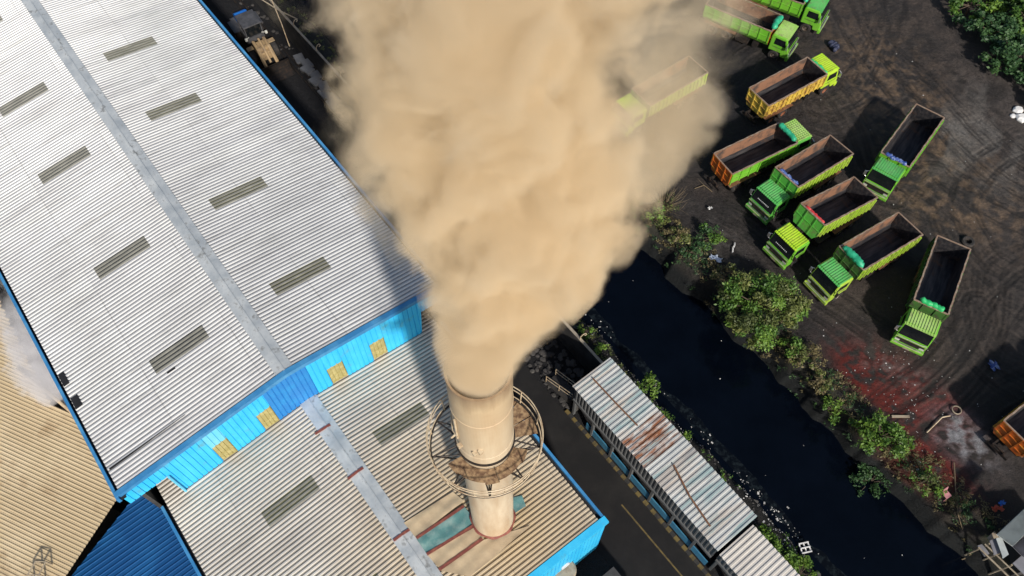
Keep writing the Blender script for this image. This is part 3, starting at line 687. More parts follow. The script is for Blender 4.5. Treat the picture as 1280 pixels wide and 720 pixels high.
# ------------------------------------------------------------------ smoke plume (lit volume in a closed lumpy hull)
KN = []
for py, z, cx_, r_ in ((505, 25.2, 600, 39), (478, 26.9, 599, 40), (440, 27.7, 601, 55), (400, 28.6, 606, 71), (350, 29.8, 626, 94), (300, 31.2, 640, 128), (250, 32.6, 642, 158), (200, 34.2, 628, 180), (150, 35.6, 612, 190), (100, 37.0, 606, 200), (50, 38.2, 610, 215), (0, 39.4, 630, 250), (-60, 40.6, 650, 270), (-130, 41.6, 670, 285)):
    P = at(cx_, py, z); dep = (P - Vector((0, 0, H))).dot(c_w); KN.append((P.x, P.y, z, r_ * dep / F))
KN[0] = (CX, CY, 25.6, .93); KN[1] = (CX, CY, 27.1, 1.06)
def smoke_mat(name, knots, o, color, dens, soft, nscale, namp, aniso=.0, shadow=None):
    ma = bpy.data.materials.new(name); ma.use_nodes = True; t = ma.node_tree
    for n_ in list(t.nodes):
        if n_.type == 'BSDF_PRINCIPLED': t.nodes.remove(n_)
    out = t.nodes['Material Output']; pv = t.nodes.new('ShaderNodeVolumePrincipled')
    pv.inputs['Color'].default_value = (*color, 1); pv.inputs['Anisotropy'].default_value = aniso
    t.links.new(pv.outputs[0], out.inputs['Volume'])
    tc = t.nodes.new('ShaderNodeTexCoord'); P = tc.outputs['Object']
    def mth(op, a, b_=None, c_=None, clamp=False):
        n_ = t.nodes.new('ShaderNodeMath'); n_.operation = op; n_.use_clamp = clamp
        for s_, x in zip(n_.inputs, (a, b_, c_)):
            if x is None: continue
            if isinstance(x, (int, float)): s_.default_value = x
            else: t.links.new(x, s_)
        return n_.outputs[0]
    sp = t.nodes.new('ShaderNodeSeparateXYZ'); t.links.new(P, sp.inputs[0])
    z0, z1 = knots[0][2], knots[-1][2]
    # growth of the billows with height
    g = mth('MULTIPLY_ADD', sp.outputs[2], 1 / (z1 - z0), 0.0, clamp=True)
    # position warped by a large noise
    nz = t.nodes.new('ShaderNodeTexNoise'); nz.inputs['Scale'].default_value = nscale; nz.inputs['Detail'].default_value = 2; nz.inputs['Roughness'].default_value = .5
    t.links.new(P, nz.inputs['Vector'])
    wv = t.nodes.new('ShaderNodeVectorMath'); wv.operation = 'SUBTRACT'; t.links.new(nz.outputs['Color'], wv.inputs[0]); wv.inputs[1].default_value = (.5, .5, .5)
    sc_ = t.nodes.new('ShaderNodeVectorMath'); sc_.operation = 'SCALE'; t.links.new(wv.outputs[0], sc_.inputs[0])
    t.links.new(mth('MULTIPLY_ADD', g, namp * 1.6, .35), sc_.inputs['Scale'])
    ad = t.nodes.new('ShaderNodeVectorMath'); ad.operation = 'ADD'; t.links.new(P, ad.inputs[0]); t.links.new(sc_.outputs[0], ad.inputs[1])
    sp2 = t.nodes.new('ShaderNodeSeparateXYZ'); t.links.new(ad.outputs[0], sp2.inputs[0])
    zf = mth('MULTIPLY', sp2.outputs[2], 1 / (z1 - z0), clamp=True)
    def curve(vals, lo, hi):
        fc = t.nodes.new('ShaderNodeFloatCurve'); cu = fc.mapping.curves[0]; pts = [((k_[2] - z0) / (z1 - z0), (v_ - lo) / (hi - lo)) for k_, v_ in zip(knots, vals)]
        while len(cu.points) < len(pts): cu.points.new(.5, .5)
        for p_, (a, b_) in zip(cu.points, pts): p_.location = (a, b_); p_.handle_type = 'AUTO_CLAMPED'
        fc.mapping.update(); t.links.new(zf, fc.inputs['Value']); return mth('MULTIPLY_ADD', fc.outputs[0], hi - lo, lo)
    xs = [k_[0] - o[0] for k_ in knots]; ys = [k_[1] - o[1] for k_ in knots]; rs = [k_[3] for k_ in knots]
    ax = curve(xs, min(xs) - .01, max(xs) + .01); ay = curve(ys, min(ys) - .01, max(ys) + .01); rr = curve(rs, 0, max(rs) + .01)
    dx = mth('SUBTRACT', sp2.outputs[0], ax); dy = mth('MULTIPLY', mth('SUBTRACT', sp2.outputs[1], ay), 1.0)
    d = mth('SQRT', mth('ADD', mth('MULTIPLY', dx, dx), mth('MULTIPLY', dy, dy)))
    vo = t.nodes.new('ShaderNodeTexVoronoi'); vo.feature = 'SMOOTH_F1'; vo.inputs['Scale'].default_value = nscale * 1.9; vo.inputs['Smoothness'].default_value = .6
    t.links.new(ad.outputs[0], vo.inputs['Vector'])
    n2 = t.nodes.new('ShaderNodeTexNoise'); n2.inputs['Scale'].default_value = nscale * 4; n2.inputs['Detail'].default_value = 5; n2.inputs['Roughness'].default_value = .68
    t.links.new(ad.outputs[0], n2.inputs['Vector'])
    # radius shrinks away from cell centres -> cauliflower lumps
    cut = mth('ADD', mth('MULTIPLY', vo.outputs['Distance'], 1.15), mth('MULTIPLY', mth('SUBTRACT', n2.outputs['Fac'], .5), 1.3))
    cut = mth('MULTIPLY', cut, mth('MULTIPLY_ADD', g, .60, .14))
    lim = mth('MULTIPLY', rr, mth('SUBTRACT', 1.24, cut))
    edge = mth('DIVIDE', mth('SUBTRACT', lim, d), mth('MULTIPLY_ADD', g, soft, .12), clamp=True)
    edge = mth('MULTIPLY', edge, edge)
    t.links.new(mth('MULTIPLY', edge, mth('MULTIPLY_ADD', g, -.55 * dens, dens)), pv.inputs['Density'])
    return ma
def hull(name, knots, o, grow, mat, n=40, rings=None, amp=.12):
    vs = []; rows = []
    ks = knots
    for i, (x, y, z, r_) in enumerate(ks):
        for k_ in range(n):
            a = 2 * math.pi * k_ / n
            g = i / (len(ks) - 1)
            lump = 1 + amp * g * (math.sin(3 * a + i * 1.3) * .5 + math.sin(5 * a - i * 2.1) * .5)
            rr = (r_ * (1 + grow * g) + .05 + .5 * g) * lump
            vs.append((x - o[0] + rr * math.cos(a), y - o[1] + rr * math.sin(a), z - o[2]))
    N = len(ks); fs = [(i * n + k_, i * n + (k_ + 1) % n, (i + 1) * n + (k_ + 1) % n, (i + 1) * n + k_) for i in range(N - 1) for k_ in range(n)]
    fs += [tuple(range(n))[::-1], tuple((N - 1) * n + k_ for k_ in range(n))]
    mb = MB(); mb.add(vs, fs); return mb.build(name, mat, loc=o)
SO = (CX, CY, 25.6)
sp_ = hull('smoke_plume', KN, SO, .10, smoke_mat('tan_smoke', KN, SO, (.948, .818, .615), 2.3, 1.15, .38, 2.7, 0.0))
tag(sp_, 'thick billowing tan smoke plume rising from the chimney top and widening over the yard', 'smoke')

# ------------------------------------------------------------------ small puffs of other smoke
def puff(name, knots, color, dens, soft, label, ns=.5, namp=1.0):
    o = knots[0][:3]; s = hull(name, knots, o, .25, smoke_mat(name, knots, o, color, dens, soft, ns, namp))
    return tag(s, label, 'smoke')
def pk(px, py, z, r): P = at(px, py, z); return (P.x, P.y, z, r)
puff('smoke_puff', [pk(66, 500, 5.9, .5), pk(62, 475, 6.7, 1.5), pk(46, 445, 7.6, 2.0), pk(32, 410, 8.5, 2.0), pk(16, 375, 9.5, 1.8), pk(5, 340, 10.4, 1.5)], (.92, .92, .95), 1.5, .9, 'grey and white smoke cloud hanging between the beige roof and the left gutter', .8, 1.8)
puff('smoke_puff', [pk(100, 520, 3.5, .5), pk(88, 480, 5, 1.3), pk(66, 430, 6.5, 1.7), pk(44, 385, 8, 1.6), pk(26, 350, 9, 1.0)], (.50, .50, .54), 2.2, .8, 'dark grey smoke in the gap right against the left gutter', .8, 1.6)
puff('smoke_wisp', [pk(800, 230, 22, 1.2), pk(812, 190, 23.5, 2.0), pk(830, 140, 25, 2.5), pk(838, 90, 26.5, 2.6), pk(850, 40, 28, 2.4), pk(870, 0, 29, 2.6), pk(890, -50, 30, 2.6)], (.93, .81, .62), .60, 1.5, 'thin tan veil of smoke drifting over the half hidden dump truck right of the plume', .35, 2.0)
puff('smoke_wisp', [pk(505, 330, 22, .5), pk(495, 290, 23, 1.3), pk(478, 250, 24, 1.6), pk(462, 205, 25.2, 1.8), pk(445, 160, 26.5, 1.6)], (.93, .81, .62), .28, 1.1, 'ragged tan wisp of smoke over the coal road at the left edge of the plume', .5, 1.8)
puff('smoke_puff', [pk(478, 275, 5.0, .3), pk(470, 262, 5.8, 1.1), pk(458, 248, 6.6, 1.2), pk(448, 235, 7.4, .6)], (.95, .93, .93), 1.0, .5, 'small white steam puff beside the right gutter, left of the tan plume', .7, .5)

# ------------------------------------------------------------------ beige roofed building on the left
e1 = (U * .867 + V * .497); e2 = (U * .497 - V * .867)       # along its ribs / across them
BZ = 5.5
org = at(93, 706, BZ)
rotl = math.atan2(e1.y, e1.x)
bl = empty('shed_building', (org.x, org.y, 0), rotl, 'neighbouring building with finely ribbed beige roof left of the warehouse', 'building')
# local x along e1, local y along +90 deg = -e2
def to_uv(x, y): P = org + e1 * x - e2 * y; return P.dot(U), P.dot(V)
ex, ey = e1, Vector((-e1.y, e1.x, 0))
def yz(x, y): return BZ + .03 * x
mb = MB(); pitch = .22; y = -14.0
while y < 22:
    y2 = y + pitch
    # right end: stop at the gap by the blue roof or at the warehouse wall
    xe = -.05
    for _ in range(200):
        P = org + ex * xe + ey * y
        if P.dot(V) > VW + .55 - 2.9 * min(1, max(0, (-27.5 - P.dot(U)) / 2.5)) and P.dot(U) < UG + 1 and xe > -60: xe -= .25
        else: break
    prof = [(0, 0), (.5, 0), (.64, .04), (.86, .04), (1, 0)]
    vs = []
    for a, h in prof: vs += [(-34, y + a * pitch, yz(-34, y) + h), (xe, y + a * pitch, yz(xe, y) + h)]
    mb.add(vs, [(2 * i, 2 * i + 1, 2 * i + 3, 2 * i + 2) for i in range(4)])
    y = y2
mb.build('roof', M['beige_roof'], bl)
mb = MB(); mb.box(-33.8, -.35, -13.8, 3.6, 0, 2.7); mb.box(-33.8, -6, 3.6, 20, 0, 2.7); mb.build('wall', M['wall_dark'], bl)
p0 = at(20, 462, 5.5); p1 = at(62, 492, 5.6); p2 = at(119, 540, 5.7)
mb = MB(); mb.tube([p0, p1, p2], .11, 10); tag(mb.build('pipe', M['rail']), 'pale pipe lying across the beige roof below the grey smoke', 'pipe')
mb = MB()
q = [at(x, y, 5.4) for x, y in ((54, 705), (66, 706), (58, 722), (44, 722))]
mb.tube(q, .05, 5, closed=True); mb.tube([q[0] + Vector((0, 0, .8)), q[1] + Vector((0, 0, .8)), q[2] + Vector((0, 0, .8)), q[3] + Vector((0, 0, .8))], .05, 5, closed=True)
for k_ in q: mb.tube([k_, k_ + Vector((0, 0, .8))], .05, 5)
tag(mb.build('roof_hatch_frame', M['timber']), 'small open metal frame standing on the beige roof at the bottom left', 'frame')

# deep blue roof below it
br = empty('lean_to', W(-23.6, 0, 0), YA, 'low lean-to with deep blue ribbed roof below the cyan gable corner', 'building')
def zbr(v): return 4.8 + .05 * (v + 8.4)
def west(x):                                         # far edge follows the slanting gap
    return max(-16.5, min(-8.9, -10.2 - (x + .7) * 2.5))
mb = MB(); corr(mb, -2.4, 12, lambda x: (west(x), zbr(west(x))), lambda x: (-8.45, zbr(-8.45)), pitch=.3, rise=.05, top=.12, flank=.08)
mb.build('roof', M['blue_roof'], br)
mb = MB(); mb.box(2.2, 12, -16, -8.9, 0, 3.9); mb.build('wall', M['wall_dark'], br)

# ------------------------------------------------------------------ long shed by the canal
def shed(name, u0, u1, v0, v1, z0, z1, mat, label, wall_v, n_gap=1):
    r = empty(name, W(u0, 0, 0), YA, label, 'shed'); Ln = u1 - u0
    mb = MB(); corr(mb, 0, Ln, lambda x: (v0, z0), lambda x: (v1, z1), pitch=.3, rise=.06, top=.3, flank=.12); mb.build('roof', mat, r)
    mb = MB()
    n = int(Ln / .3)
    pts = []
    for i in range(n):
        for a, h in ((0, 0), (.5, 0), (.6, .05), (.9, .05)): pts.append(((i + a) * .3, wall_v - h))
    vs = []
    for x, y in pts: vs += [(x, y, 2.6), (x, y, z0 - .08)]
    mb.add(vs, [(2 * i, 2 * i + 2, 2 * i + 3, 2 * i + 1) for i in range(len(pts) - 1)])
    mb.build('cladding', M['shed_wall'], r)
    mb = MB(); mb.box(.05, Ln - .05, wall_v - .12, wall_v + .12, 2.35, 2.6)
    x = .2
    while x < Ln: mb.box(x - .08, x + .08, wall_v - .1, wall_v + .1, .16, 2.35); x += 1.9
    mb.build('frame', M['shed_wall'], r)
    mb = MB(); mb.box(1.5, Ln, wall_v - .02, wall_v + .05, .16, 1.05); mb.build('low_wall', M['shed_blue'], r)
    mb = MB(); mb.box(.1, Ln - .1, v1 - .35, v1 - .2, 0, z1 - .12); mb.box(.06, .16, wall_v + .13, v1 - .36, 0, z0 - .3); mb.build('back_wall', M['wall_dark'], r)
    return r
s1 = shed('canal_shed', -13.9, -.98, 15.30, 18.48, 4.95, 5.1, M['shed_roof'], 'long shed with patchy rusty ribbed roof between the road and the black canal', 15.62)
s2 = shed('canal_shed', -.8, 9.5, 15.45, 18.2, 4.3, 4.45, M['roof_low'], 'lower shed with plain dusty grey roof at the bottom edge, joined to the patchy one', 15.75)
def pipe_on(px, z=5.2, r=.05, mat='rust', label='', name='pipe'):
    mb = MB(); mb.tube([at(x, y, z) for x, y in px], r, 6); tag(mb.build(name, M[mat]), label, name)
pipe_on([(741, 473), (768, 502), (797, 532)], label='upper dark rusty rod lying on the patchy shed roof', r=.05)
pipe_on([(842, 581), (862, 620), (888, 658)], label='lower brown rod lying slanted on the patchy shed roof', r=.055)

# boundary wall along the canal, with cap and wire posts
cw = empty('boundary_wall', W(-14.2, 18.6, 0), YA, 'dark concrete boundary wall with pale cap beside the coal road', 'wall')
mb = MB(); mb.box(-75, 0, -.1, .1, 0, 2.95); mb.build('wall_panel', M['wall_dark'], cw)
mb = MB(); mb.box(-75, -.0, -.10, .09, 2.952, 3.03); mb.build('wall_cap', M['wall_cap'], cw)
for k_ in range(19):
    x = -2.6 - k_ * 3.9; mb = MB()
    mb.tube([(x, 0, 3.03), (x, 0, 3.35), (x + .05, .15, 3.6), (x + .12, .32, 3.7), (x + .18, .36, 3.55), (x + .12, .25, 3.45)], .035, 5); mb.build('wire_post', M['rail'], cw)
# post with bracket at the end near the plume
mb = MB(); P = at(687, 384, 3.1)
mb.tube([P, P + Vector((0, 0, 1.2))], .07, 6); mb.tube([P + Vector((0, 0, .9)), P + Vector((-.3, .3, 1.2)), P + Vector((.1, .3, 1.3))], .05, 6)
tag(mb.build('post', M['rail']), 'short pale post with bracket on the wall end beside the plume', 'post')

# small ramp with pale railings and rubble near the shed end
rp = empty('ramp', W(-16.6, 15.9, 0), YA, 'small concrete ramp with pale handrails in the dark corner by the shed', 'ramp')
mb = MB(); mb.add([(0, -.4, .5), (2.4, -.1, 1.3), (2.4, .7, 1.3), (0, .5, .5), (0, -.4, .3), (2.4, -.1, .3), (2.4, .7, .3), (0, .5, .3)], [(0, 1, 2, 3), (0, 4, 5, 1), (3, 2, 6, 7), (0, 3, 7, 4), (1, 5, 6, 2)]); mb.build('ramp_slab', M['wall_dark'], rp)
for (y0, y1) in ((-.38, -.08), (.48, .68)):
    mb = MB()
    for dz in (.45, .9): mb.tube([(0, y0, .5 + dz), (2.4, y1, 1.3 + dz)], .03, 6)
    for s in (0, .5, 1): mb.tube([(2.4 * s, y0 + (y1 - y0) * s, .5 + .8 * s), (2.4 * s, y0 + (y1 - y0) * s, 1.4 + .8 * s)], .03, 6)
    mb.build('handrail', M['rail'], rp)
rnd = random.Random(3)
def chunk(mb, P, s, rn, flatn=1.0):
    n = 7; a0 = rn.uniform(0, 6); vs = []
    for lv, (zz, rr) in enumerate(((-.2, .9), (.35, 1.0), (.75, .6))):
        for k_ in range(n):
            a = a0 + 2 * math.pi * k_ / n; r_ = s * rr * rn.uniform(.7, 1.15); vs.append((P[0] + r_ * math.cos(a), P[1] + r_ * math.sin(a), P[2] + s * zz * flatn))
    fs = [(l * n + k_, l * n + (k_ + 1) % n, (l + 1) * n + (k_ + 1) % n, (l + 1) * n + k_) for l in range(2) for k_ in range(n)] + [tuple(2 * n + k_ for k_ in range(n))]
    mb.add(vs, fs)
mb = MB()
for i in range(260):
    u, v = rnd.uniform(-22, -14.2), rnd.uniform(15.4, 18.2); chunk(mb, W(u, v, .05), rnd.uniform(.06, .28), rnd, .6)
tag(mb.build('rubble', M['wall_dark']), 'dark heaps of rubble and soot in the corner behind the shed', 'rubble', kind='stuff')
mb = MB()
for i in range(320):
    u = rnd.uniform(-74, -30); v = rnd.choice((rnd.uniform(17.2, 18.3), rnd.uniform(11.6, 12.4))); chunk(mb, W(u, v, .03), rnd.uniform(.05, .22), rnd, .6)
tag(mb.build('coal_lumps', M['wall_dark']), 'dark coal lumps strewn along both sides of the coal road', 'coal', kind='stuff')
# grey slabs leaning in a row along the coal road
for i in range(9):
    px, py = 374 + i * 5.2, 72 + i * 7.2; P = at(px + (i % 2) * 5, py, .25)
    mb = MB(); mb.box(-.55, .55, -.42, .42, 0, .22 + .05 * (i % 3)); o = mb.build('concrete_slab', M['slab'], loc=(P.x, P.y, .02 + .0), rotz=YA + .1 * ((i * 7) % 5 - 2), bevel=.02)
    tag(o, 'grey concrete slab in the double row against the dark wall by the loader', 'slab', 'concrete slabs against the wall')
mb = MB()
mb.tube([at(338, -4, 3.4), at(352, 30, 2.2), at(362, 58, .3)], .05, 6); tag(mb.build('pole', M['rail']), 'thin pale pole leaning from the wall, nearer the loader', 'pole')
mb = MB(); mb.tube([at(325, -2, 4.2), at(347, 12, 3.4), at(372, 24, 3.1)], .05, 6); tag(mb.build('pole', M['timber']), 'thin pole crossing the top of the wall at the picture edge', 'pole')
mb = MB()
for k_ in range(2): mb.tube([W(-78, 16.9 + .45 * k_, .12), W(-45, 17.0 + .45 * k_, .12)], .07, 6)
tag(mb.build('floor_pipes', M['dark_steel']), 'pair of dark pipes along the foot of the boundary wall', 'pipe')

# tank, canopy and sign below the front gable
P = at(706, 712, 2.8); mb = MB(); mb.lathe([(0, 2.8), (.62, 2.8), (.7, 2.7), (.7, 0)], 32); tag(mb.build('water_tank', M['timber'], loc=(P.x, P.y, 0)), 'round grey tank tucked under the front cyan gable', 'tank')
cn = empty('canopy', W(-4.6, 9.5, 0), YA, 'small dark canopy at the bottom edge beside the round tank', 'canopy')
mb = MB(); mb.box(.4, 4.0, -1.6, 1.1, 2.35, 2.42); mb.build('canopy_roof', M['wall_dark'], cn)
for x, y in ((.5, -1.5), (.5, 1.0), (3.9, -1.5), (3.9, 1.0)):
    mb = MB(); mb.box(x - .05, x + .05, y - .05, y + .05, 0, 2.35); mb.build('post', M['dark_steel'], cn)
cu = bpy.data.curves.new('wall_letter', 'FONT'); cu.body = 'e'; cu.size = 1.5; cu.extrude = .04; cu.align_x = 'CENTER'
lt = bpy.data.objects.new('wall_letter', cu); col.objects.link(lt); cu.materials.append(M['white'])
me_l = bpy.data.meshes.new_from_object(lt); bpy.data.objects.remove(lt); lt = bpy.data.objects.new('wall_letter', me_l); col.objects.link(lt)
lt.parent = hall; lt.location = (LF + .12, 8.2, 3.0); lt.rotation_euler = (R(90), 0, R(90)); lt.name = 'wall_letter'

# ------------------------------------------------------------------ dump trucks
def paint(name, c, c2, dirt=(.12, .09, .06), amt=(.50, .80)):
    return dirty(name, c, c2, .9, .38, extra=(dirt, 1.8, amt[0], amt[1]))
P_ = {'lime': paint('lime_paint', (.34, .51, .05), (.43, .57, .09)), 'green': paint('green_paint', (.08, .35, .05), (.13, .42, .08)),
      'yellow_green': paint('yellow_green_paint', (.38, .60, .03), (.50, .66, .06)), 'gold': paint('gold_paint', (.55, .40, .07), (.42, .24, .06), (.2, .09, .04), (.5, .66)),
      'mid': paint('mid_green_paint', (.14, .42, .03), (.2, .5, .05)), 'orange': paint('orange_paint', (.45, .12, .02), (.32, .07, .02), (.5, .3, .04), (.55, .7)),
      'teal_green': paint('cold_green_paint', (.09, .40, .10), (.16, .48, .16)), 'dark': paint('dark_green_trim_and_shade', (.05, .13, .03), (.08, .18, .04), (.06, .05, .04), (.45, .65)),
      'pale': paint('pale_green_paint', (.30, .50, .12), (.42, .58, .22)), 'yellow': paint('yellow_paint', (.60, .42, .04), (.5, .3, .03), (.4, .12, .03), (.5, .66))}
def wheel(parent, x, y, r=.5, w=.3, rim='rim'):
    mb = MB(); s = 1 if y > 0 else -1
    mb.lathe([(r * .56, -w / 2), (r * .9, -w / 2), (r, -w * .36), (r * 1.0, w * .36), (r * .9, w / 2), (r * .56, w / 2)], 24)
    T = Matrix.Rotation(R(90), 4, 'X'); mb.v = [tuple(T @ Vector(p)) for p in mb.v]
    ty = mb.build('tyre', M['rubber'], loc=(x, y, r)); ty.parent = parent
    mb = MB(); k_ = s * w / 2
    mb.lathe([(0, w * .25), (.1, w * .3), (.12, w * .05), (r * .4, w * .0), (r * .5, w * .42), (r * .565, w * .42), (r * .565, -w * .3), (0, -w * .3)], 20)
    T2 = Matrix.Rotation(R(90 if s < 0 else -90), 4, 'X'); mb.v = [tuple(T2 @ Vector(p)) for p in mb.v]
    ri = mb.build('rim', M[rim]); ri.parent = ty
def crumple(mb, x0, x1, y0, y1, z, r, rn, mi=0):
    """rolled or crumpled sheet lying along y"""
    n = 14; pts = []; rs = []
    for i in range(n):
        t_ = i / (n - 1); pts.append((x0 + (x1 - x0) * .5 + rn.uniform(-.05, .05), y0 + (y1 - y0) * t_, z + rn.uniform(-.03, .04))); rs.append(r * rn.uniform(.8, 1.25) * (.75 if i in (0, n - 1) else 1))
    mb.tube(pts, rs, 9, mi)
def dump_truck(px, py, yaw, label, tilt=0.0, L=6.35, body='lime', side='lime', front='green', tail='lime', cab='green', roof='lime', style='slant', tarp=None, tarp_label='', total=8.6, inner='box_in_wall', rim='rim', deck=None, visor='none', seed=0):
    rn = random.Random(seed); t = empty('dump_truck', (px, py, .0), R(yaw), label, 'dump truck', 'dump trucks parked in the dirt yard')
    # chassis
    mb = MB()
    for s in (-1, 1): mb.box(-.5, total - .5, s * .42 - .06, s * .42 + .06, .72, .98)
    for x in (-.4, .9, 2.3, 3.6, 4.8, 6.0): mb.box(x, x + .1, -.36, .36, .74, .95)
    mb.box(3.6, 4.9, .55, 1.1, .5, .95); mb.box(3.4, 4.6, -1.1, -.55, .45, .95); mb.box(5.0, 5.5, -1.0, -.55, .5, .95)
    mb.tube([(5.6, -.2, .8), (6.3, -.2, .8)], .2, 10); mb.box(6.3, 6.55, -.9, .9, 1.0, 1.25)
    mb.box(.6, 3.4, -.36, .36, .35, .7)
    mb.build('chassis', M['dark_steel'], t)
    mb = MB()                                          # mudguards
    for s in (-1, 1): mb.box(.25, 3.35, s * .98 - .25, s * .98 + .25, 1.06, 1.10)
    mb.build('mudguard', M['rust'], t)
    mb = MB(); mb.box(-.45, -.37, -.8, .8, .55, .8); mb.build('rear_bar', M['dark_steel'], t)
    for x in (1.1, 2.45):
        for s in (-1, 1): wheel(t, x, s * .92, .5, .52, rim)
    for s in (-1, 1): wheel(t, total - 1.35, s * 1.0, .5, .29, rim)
    # tipping body, hinged at the rear
    b_ = empty('dump_body', (0, 0, 1.1), 0); b_.parent = t; b_.rotation_euler.y = -R(tilt)
    hT = 1.8; hw = 1.2; th = .05
    def xs(z0=.08): return [(-hw, hT), (-hw, .55), (-.95, z0), (.95, z0), (hw, .55), (hw, hT)]
    out = xs(); inn = [(-hw + th, hT), (-hw + th, .57), (-.93, .13), (.93, .13), (hw - th, .57), (hw - th, hT)]
    def strip(mb, poly, x0, x1, flip=False, rng=None):
        vs = [(x0, y, z) for y, z in poly] + [(x1, y, z) for y, z in poly]; n = len(poly)
        for i in (rng if rng is not None else range(n - 1)): mb.add([vs[i], vs[i + 1], vs[n + i + 1], vs[n + i]], [(0, 1, 2, 3)])
    for s, rng in ((1, (0, 1)), (-1, (3, 4))):        # the two outer sides with ribs
        mb = MB(); strip(mb, out, 0, L, rng=rng)
        yy = -hw if s == 1 else hw; o_ = -1 if s == 1 else 1
        def rib(x0, z0, x1, z1, w=.05, d=.09):
            a, c = sorted((yy + o_ * .002, yy + o_ * d)); vs = []
            for y in (a, c): vs += [(x0 - w, y, z0), (x0 + w, y, z0), (x1 + w, y, z1), (x1 - w, y, z1)]
            mb.add(vs, [(0, 1, 2, 3), (7, 6, 5, 4), (0, 4, 5, 1), (1, 5, 6, 2), (2, 6, 7, 3), (3, 7, 4, 0)])
        if style == 'slant':
            n = 15
            for i in range(n): x = .15 + i * (L - .35) / (n - 1); rib(x, .58, x + .0, 1.14, .065, .13); rib(x + .04, 1.16, x + .04, 1.68, .065, .13)
            mb.box(0, L, min(yy, yy + o_ * .05), max(yy, yy + o_ * .05), 1.12, 1.18)
        elif style == 'panel':
            for i in range(8): x = .06 + i * (L - .12) / 7; rib(x, .5, x, 1.7, .05, .07)
            mb.box(0, L, min(yy, yy + o_ * .04), max(yy, yy + o_ * .04), 1.1, 1.15)
        elif style == 'grid':
            n = 13
            for i in range(n): x = .1 + i * (L - .2) / (n - 1); rib(x, .5, x, 1.72, .05, .1)
            for zz in (.62, 1.15, 1.6): mb.box(0, L, min(yy, yy + o_ * .075), max(yy, yy + o_ * .075), zz, zz + .06)
        mb.build('side_panel', P_[side], b_)
    mb = MB(); strip(mb, inn, .05, L - .05, rng=(1, 2, 3))
    mb.build('floor', M['box_in'], b_)
    mb = MB(); strip(mb, inn, .05, L - .05, rng=(0,)); strip(mb, inn, .05, L - .05, rng=(4,)); mb.build('inner_wall', M[inner], b_)
    for xe in (.051, L - .051): mb = MB(); mb.add([(xe, y, z) for y, z in inn], [tuple(range(6))]); mb.build('inner_end', M['box_in'], b_)
    mb = MB(); mb.add([(L, y, z) for y, z in out], [tuple(range(6))])
    for yy in (-.45, .45): mb.box(L + .002, L + .07, yy - .04, yy + .04, .12, hT - .05)
    mb.box(L + .002, L + .05, -1.15, 1.15, .95, 1.02); mb.box(L + .002, L + .04, -hw, -hw + .05, .55, hT); mb.box(L + .002, L + .04, hw - .05, hw, .55, hT)
    mb.build('headboard', P_[front], b_)
    mb = MB(); mb.add([(-.0, y, z) for y, z in out], [tuple(range(6))[::-1]])
    for yy in (-1.12, -.4, .4, 1.12): mb.box(-.09, -.002, yy - .05, yy + .05, .2 if abs(yy) < 1 else .6, hT)
    for zz in (.55, 1.15, 1.72): mb.box(-.07, -.002, -1.1, 1.1, zz, zz + .07)
    mb.build('tailgate', P_[tail], b_)
    mb = MB()                                          # top flange
    for s in (-1, 1):
        vs = []; n = 20
        for i in range(n + 1):
            x = -.02 + (L + .04) * i / n; dy = .015 * math.sin(i * 1.9 + seed)
            vs += [(x, s * (hw - th - .01) + dy, hT + .04), (x, s * (hw + .05) + dy, hT + .04), (x, s * (hw + .05) + dy, hT - .03)]
        fs = []
        for i in range(n): k_ = 3 * i; fs += [(k_, k_ + 3, k_ + 4, k_ + 1), (k_ + 1, k_ + 4, k_ + 5, k_ + 2)]
        mb.add(vs, fs)
    mb.box(-.06, .04, -hw, hw, hT - .02, hT + .035); mb.box(L - .04, L + .07, -hw, hw, hT - .02, hT + .035)
    mb.build('top_flange', M['flange'], b_)
    # cab
    cx0 = total - 2.0; c = empty('cab', (cx0, 0, 0), 0); c.parent = t
    prof = [(.0, .95), (.0, 2.55), (.12, 2.66), (1.25, 2.66), (1.42, 2.60), (1.72, 1.72), (1.86, 1.30), (1.86, .62), (1.22, .62), (1.15, 1.0), (.3, 1.0)]
    mb = MB(); mb.extrude_y(prof, -1.12, 1.12); mb.build('cab_shell', P_[cab], c, bevel=.09)
    mb = MB()
    mb.box(.1, 1.3, -1.0, 1.0, 2.662, 2.70)
    for i in range(11): y = -.95 + i * .19; mb.box(.12, 1.36, y - .035, y + .035, 2.70, 2.745)
    if deck == 'grid':
        for i in range(6): x = .18 + i * .22; mb.box(x - .02, x + .02, -1.0, 1.0, 2.746, 2.775)
    mb.box(1.30, 1.52, -1.08, 1.08, 2.58, 2.63)        # sun visor
    for i in range(11): y = -.95 + i * .19; mb.box(1.31, 1.53, y - .03, y + .03, 2.631, 2.66)
    mb.build('cab_roof', P_[roof], c)
    def lean(z): return 1.42 + (2.60 - z) * .341
    mb = MB(); mb.add([(lean(1.62) + .014, -1.04, 1.62), (lean(1.62) + .014, 1.04, 1.62), (lean(2.56) + .014, 1.0, 2.56), (lean(2.56) + .014, -1.0, 2.56)], [(0, 1, 2, 3)]); mb.build('windscreen', M['glass'], c)
    mb = MB()
    for i in range(9):
        y = -.55 + i * .13; mb.add([(lean(1.92) + .02, y, 1.92), (lean(1.92) + .02, y + .07, 1.92), (lean(2.0) + .02, y + .07, 2.0), (lean(2.0) + .02, y, 2.0)], [(0, 1, 2, 3)])
    if visor != 'none': mb.build('windscreen_sticker', M['white'], c)
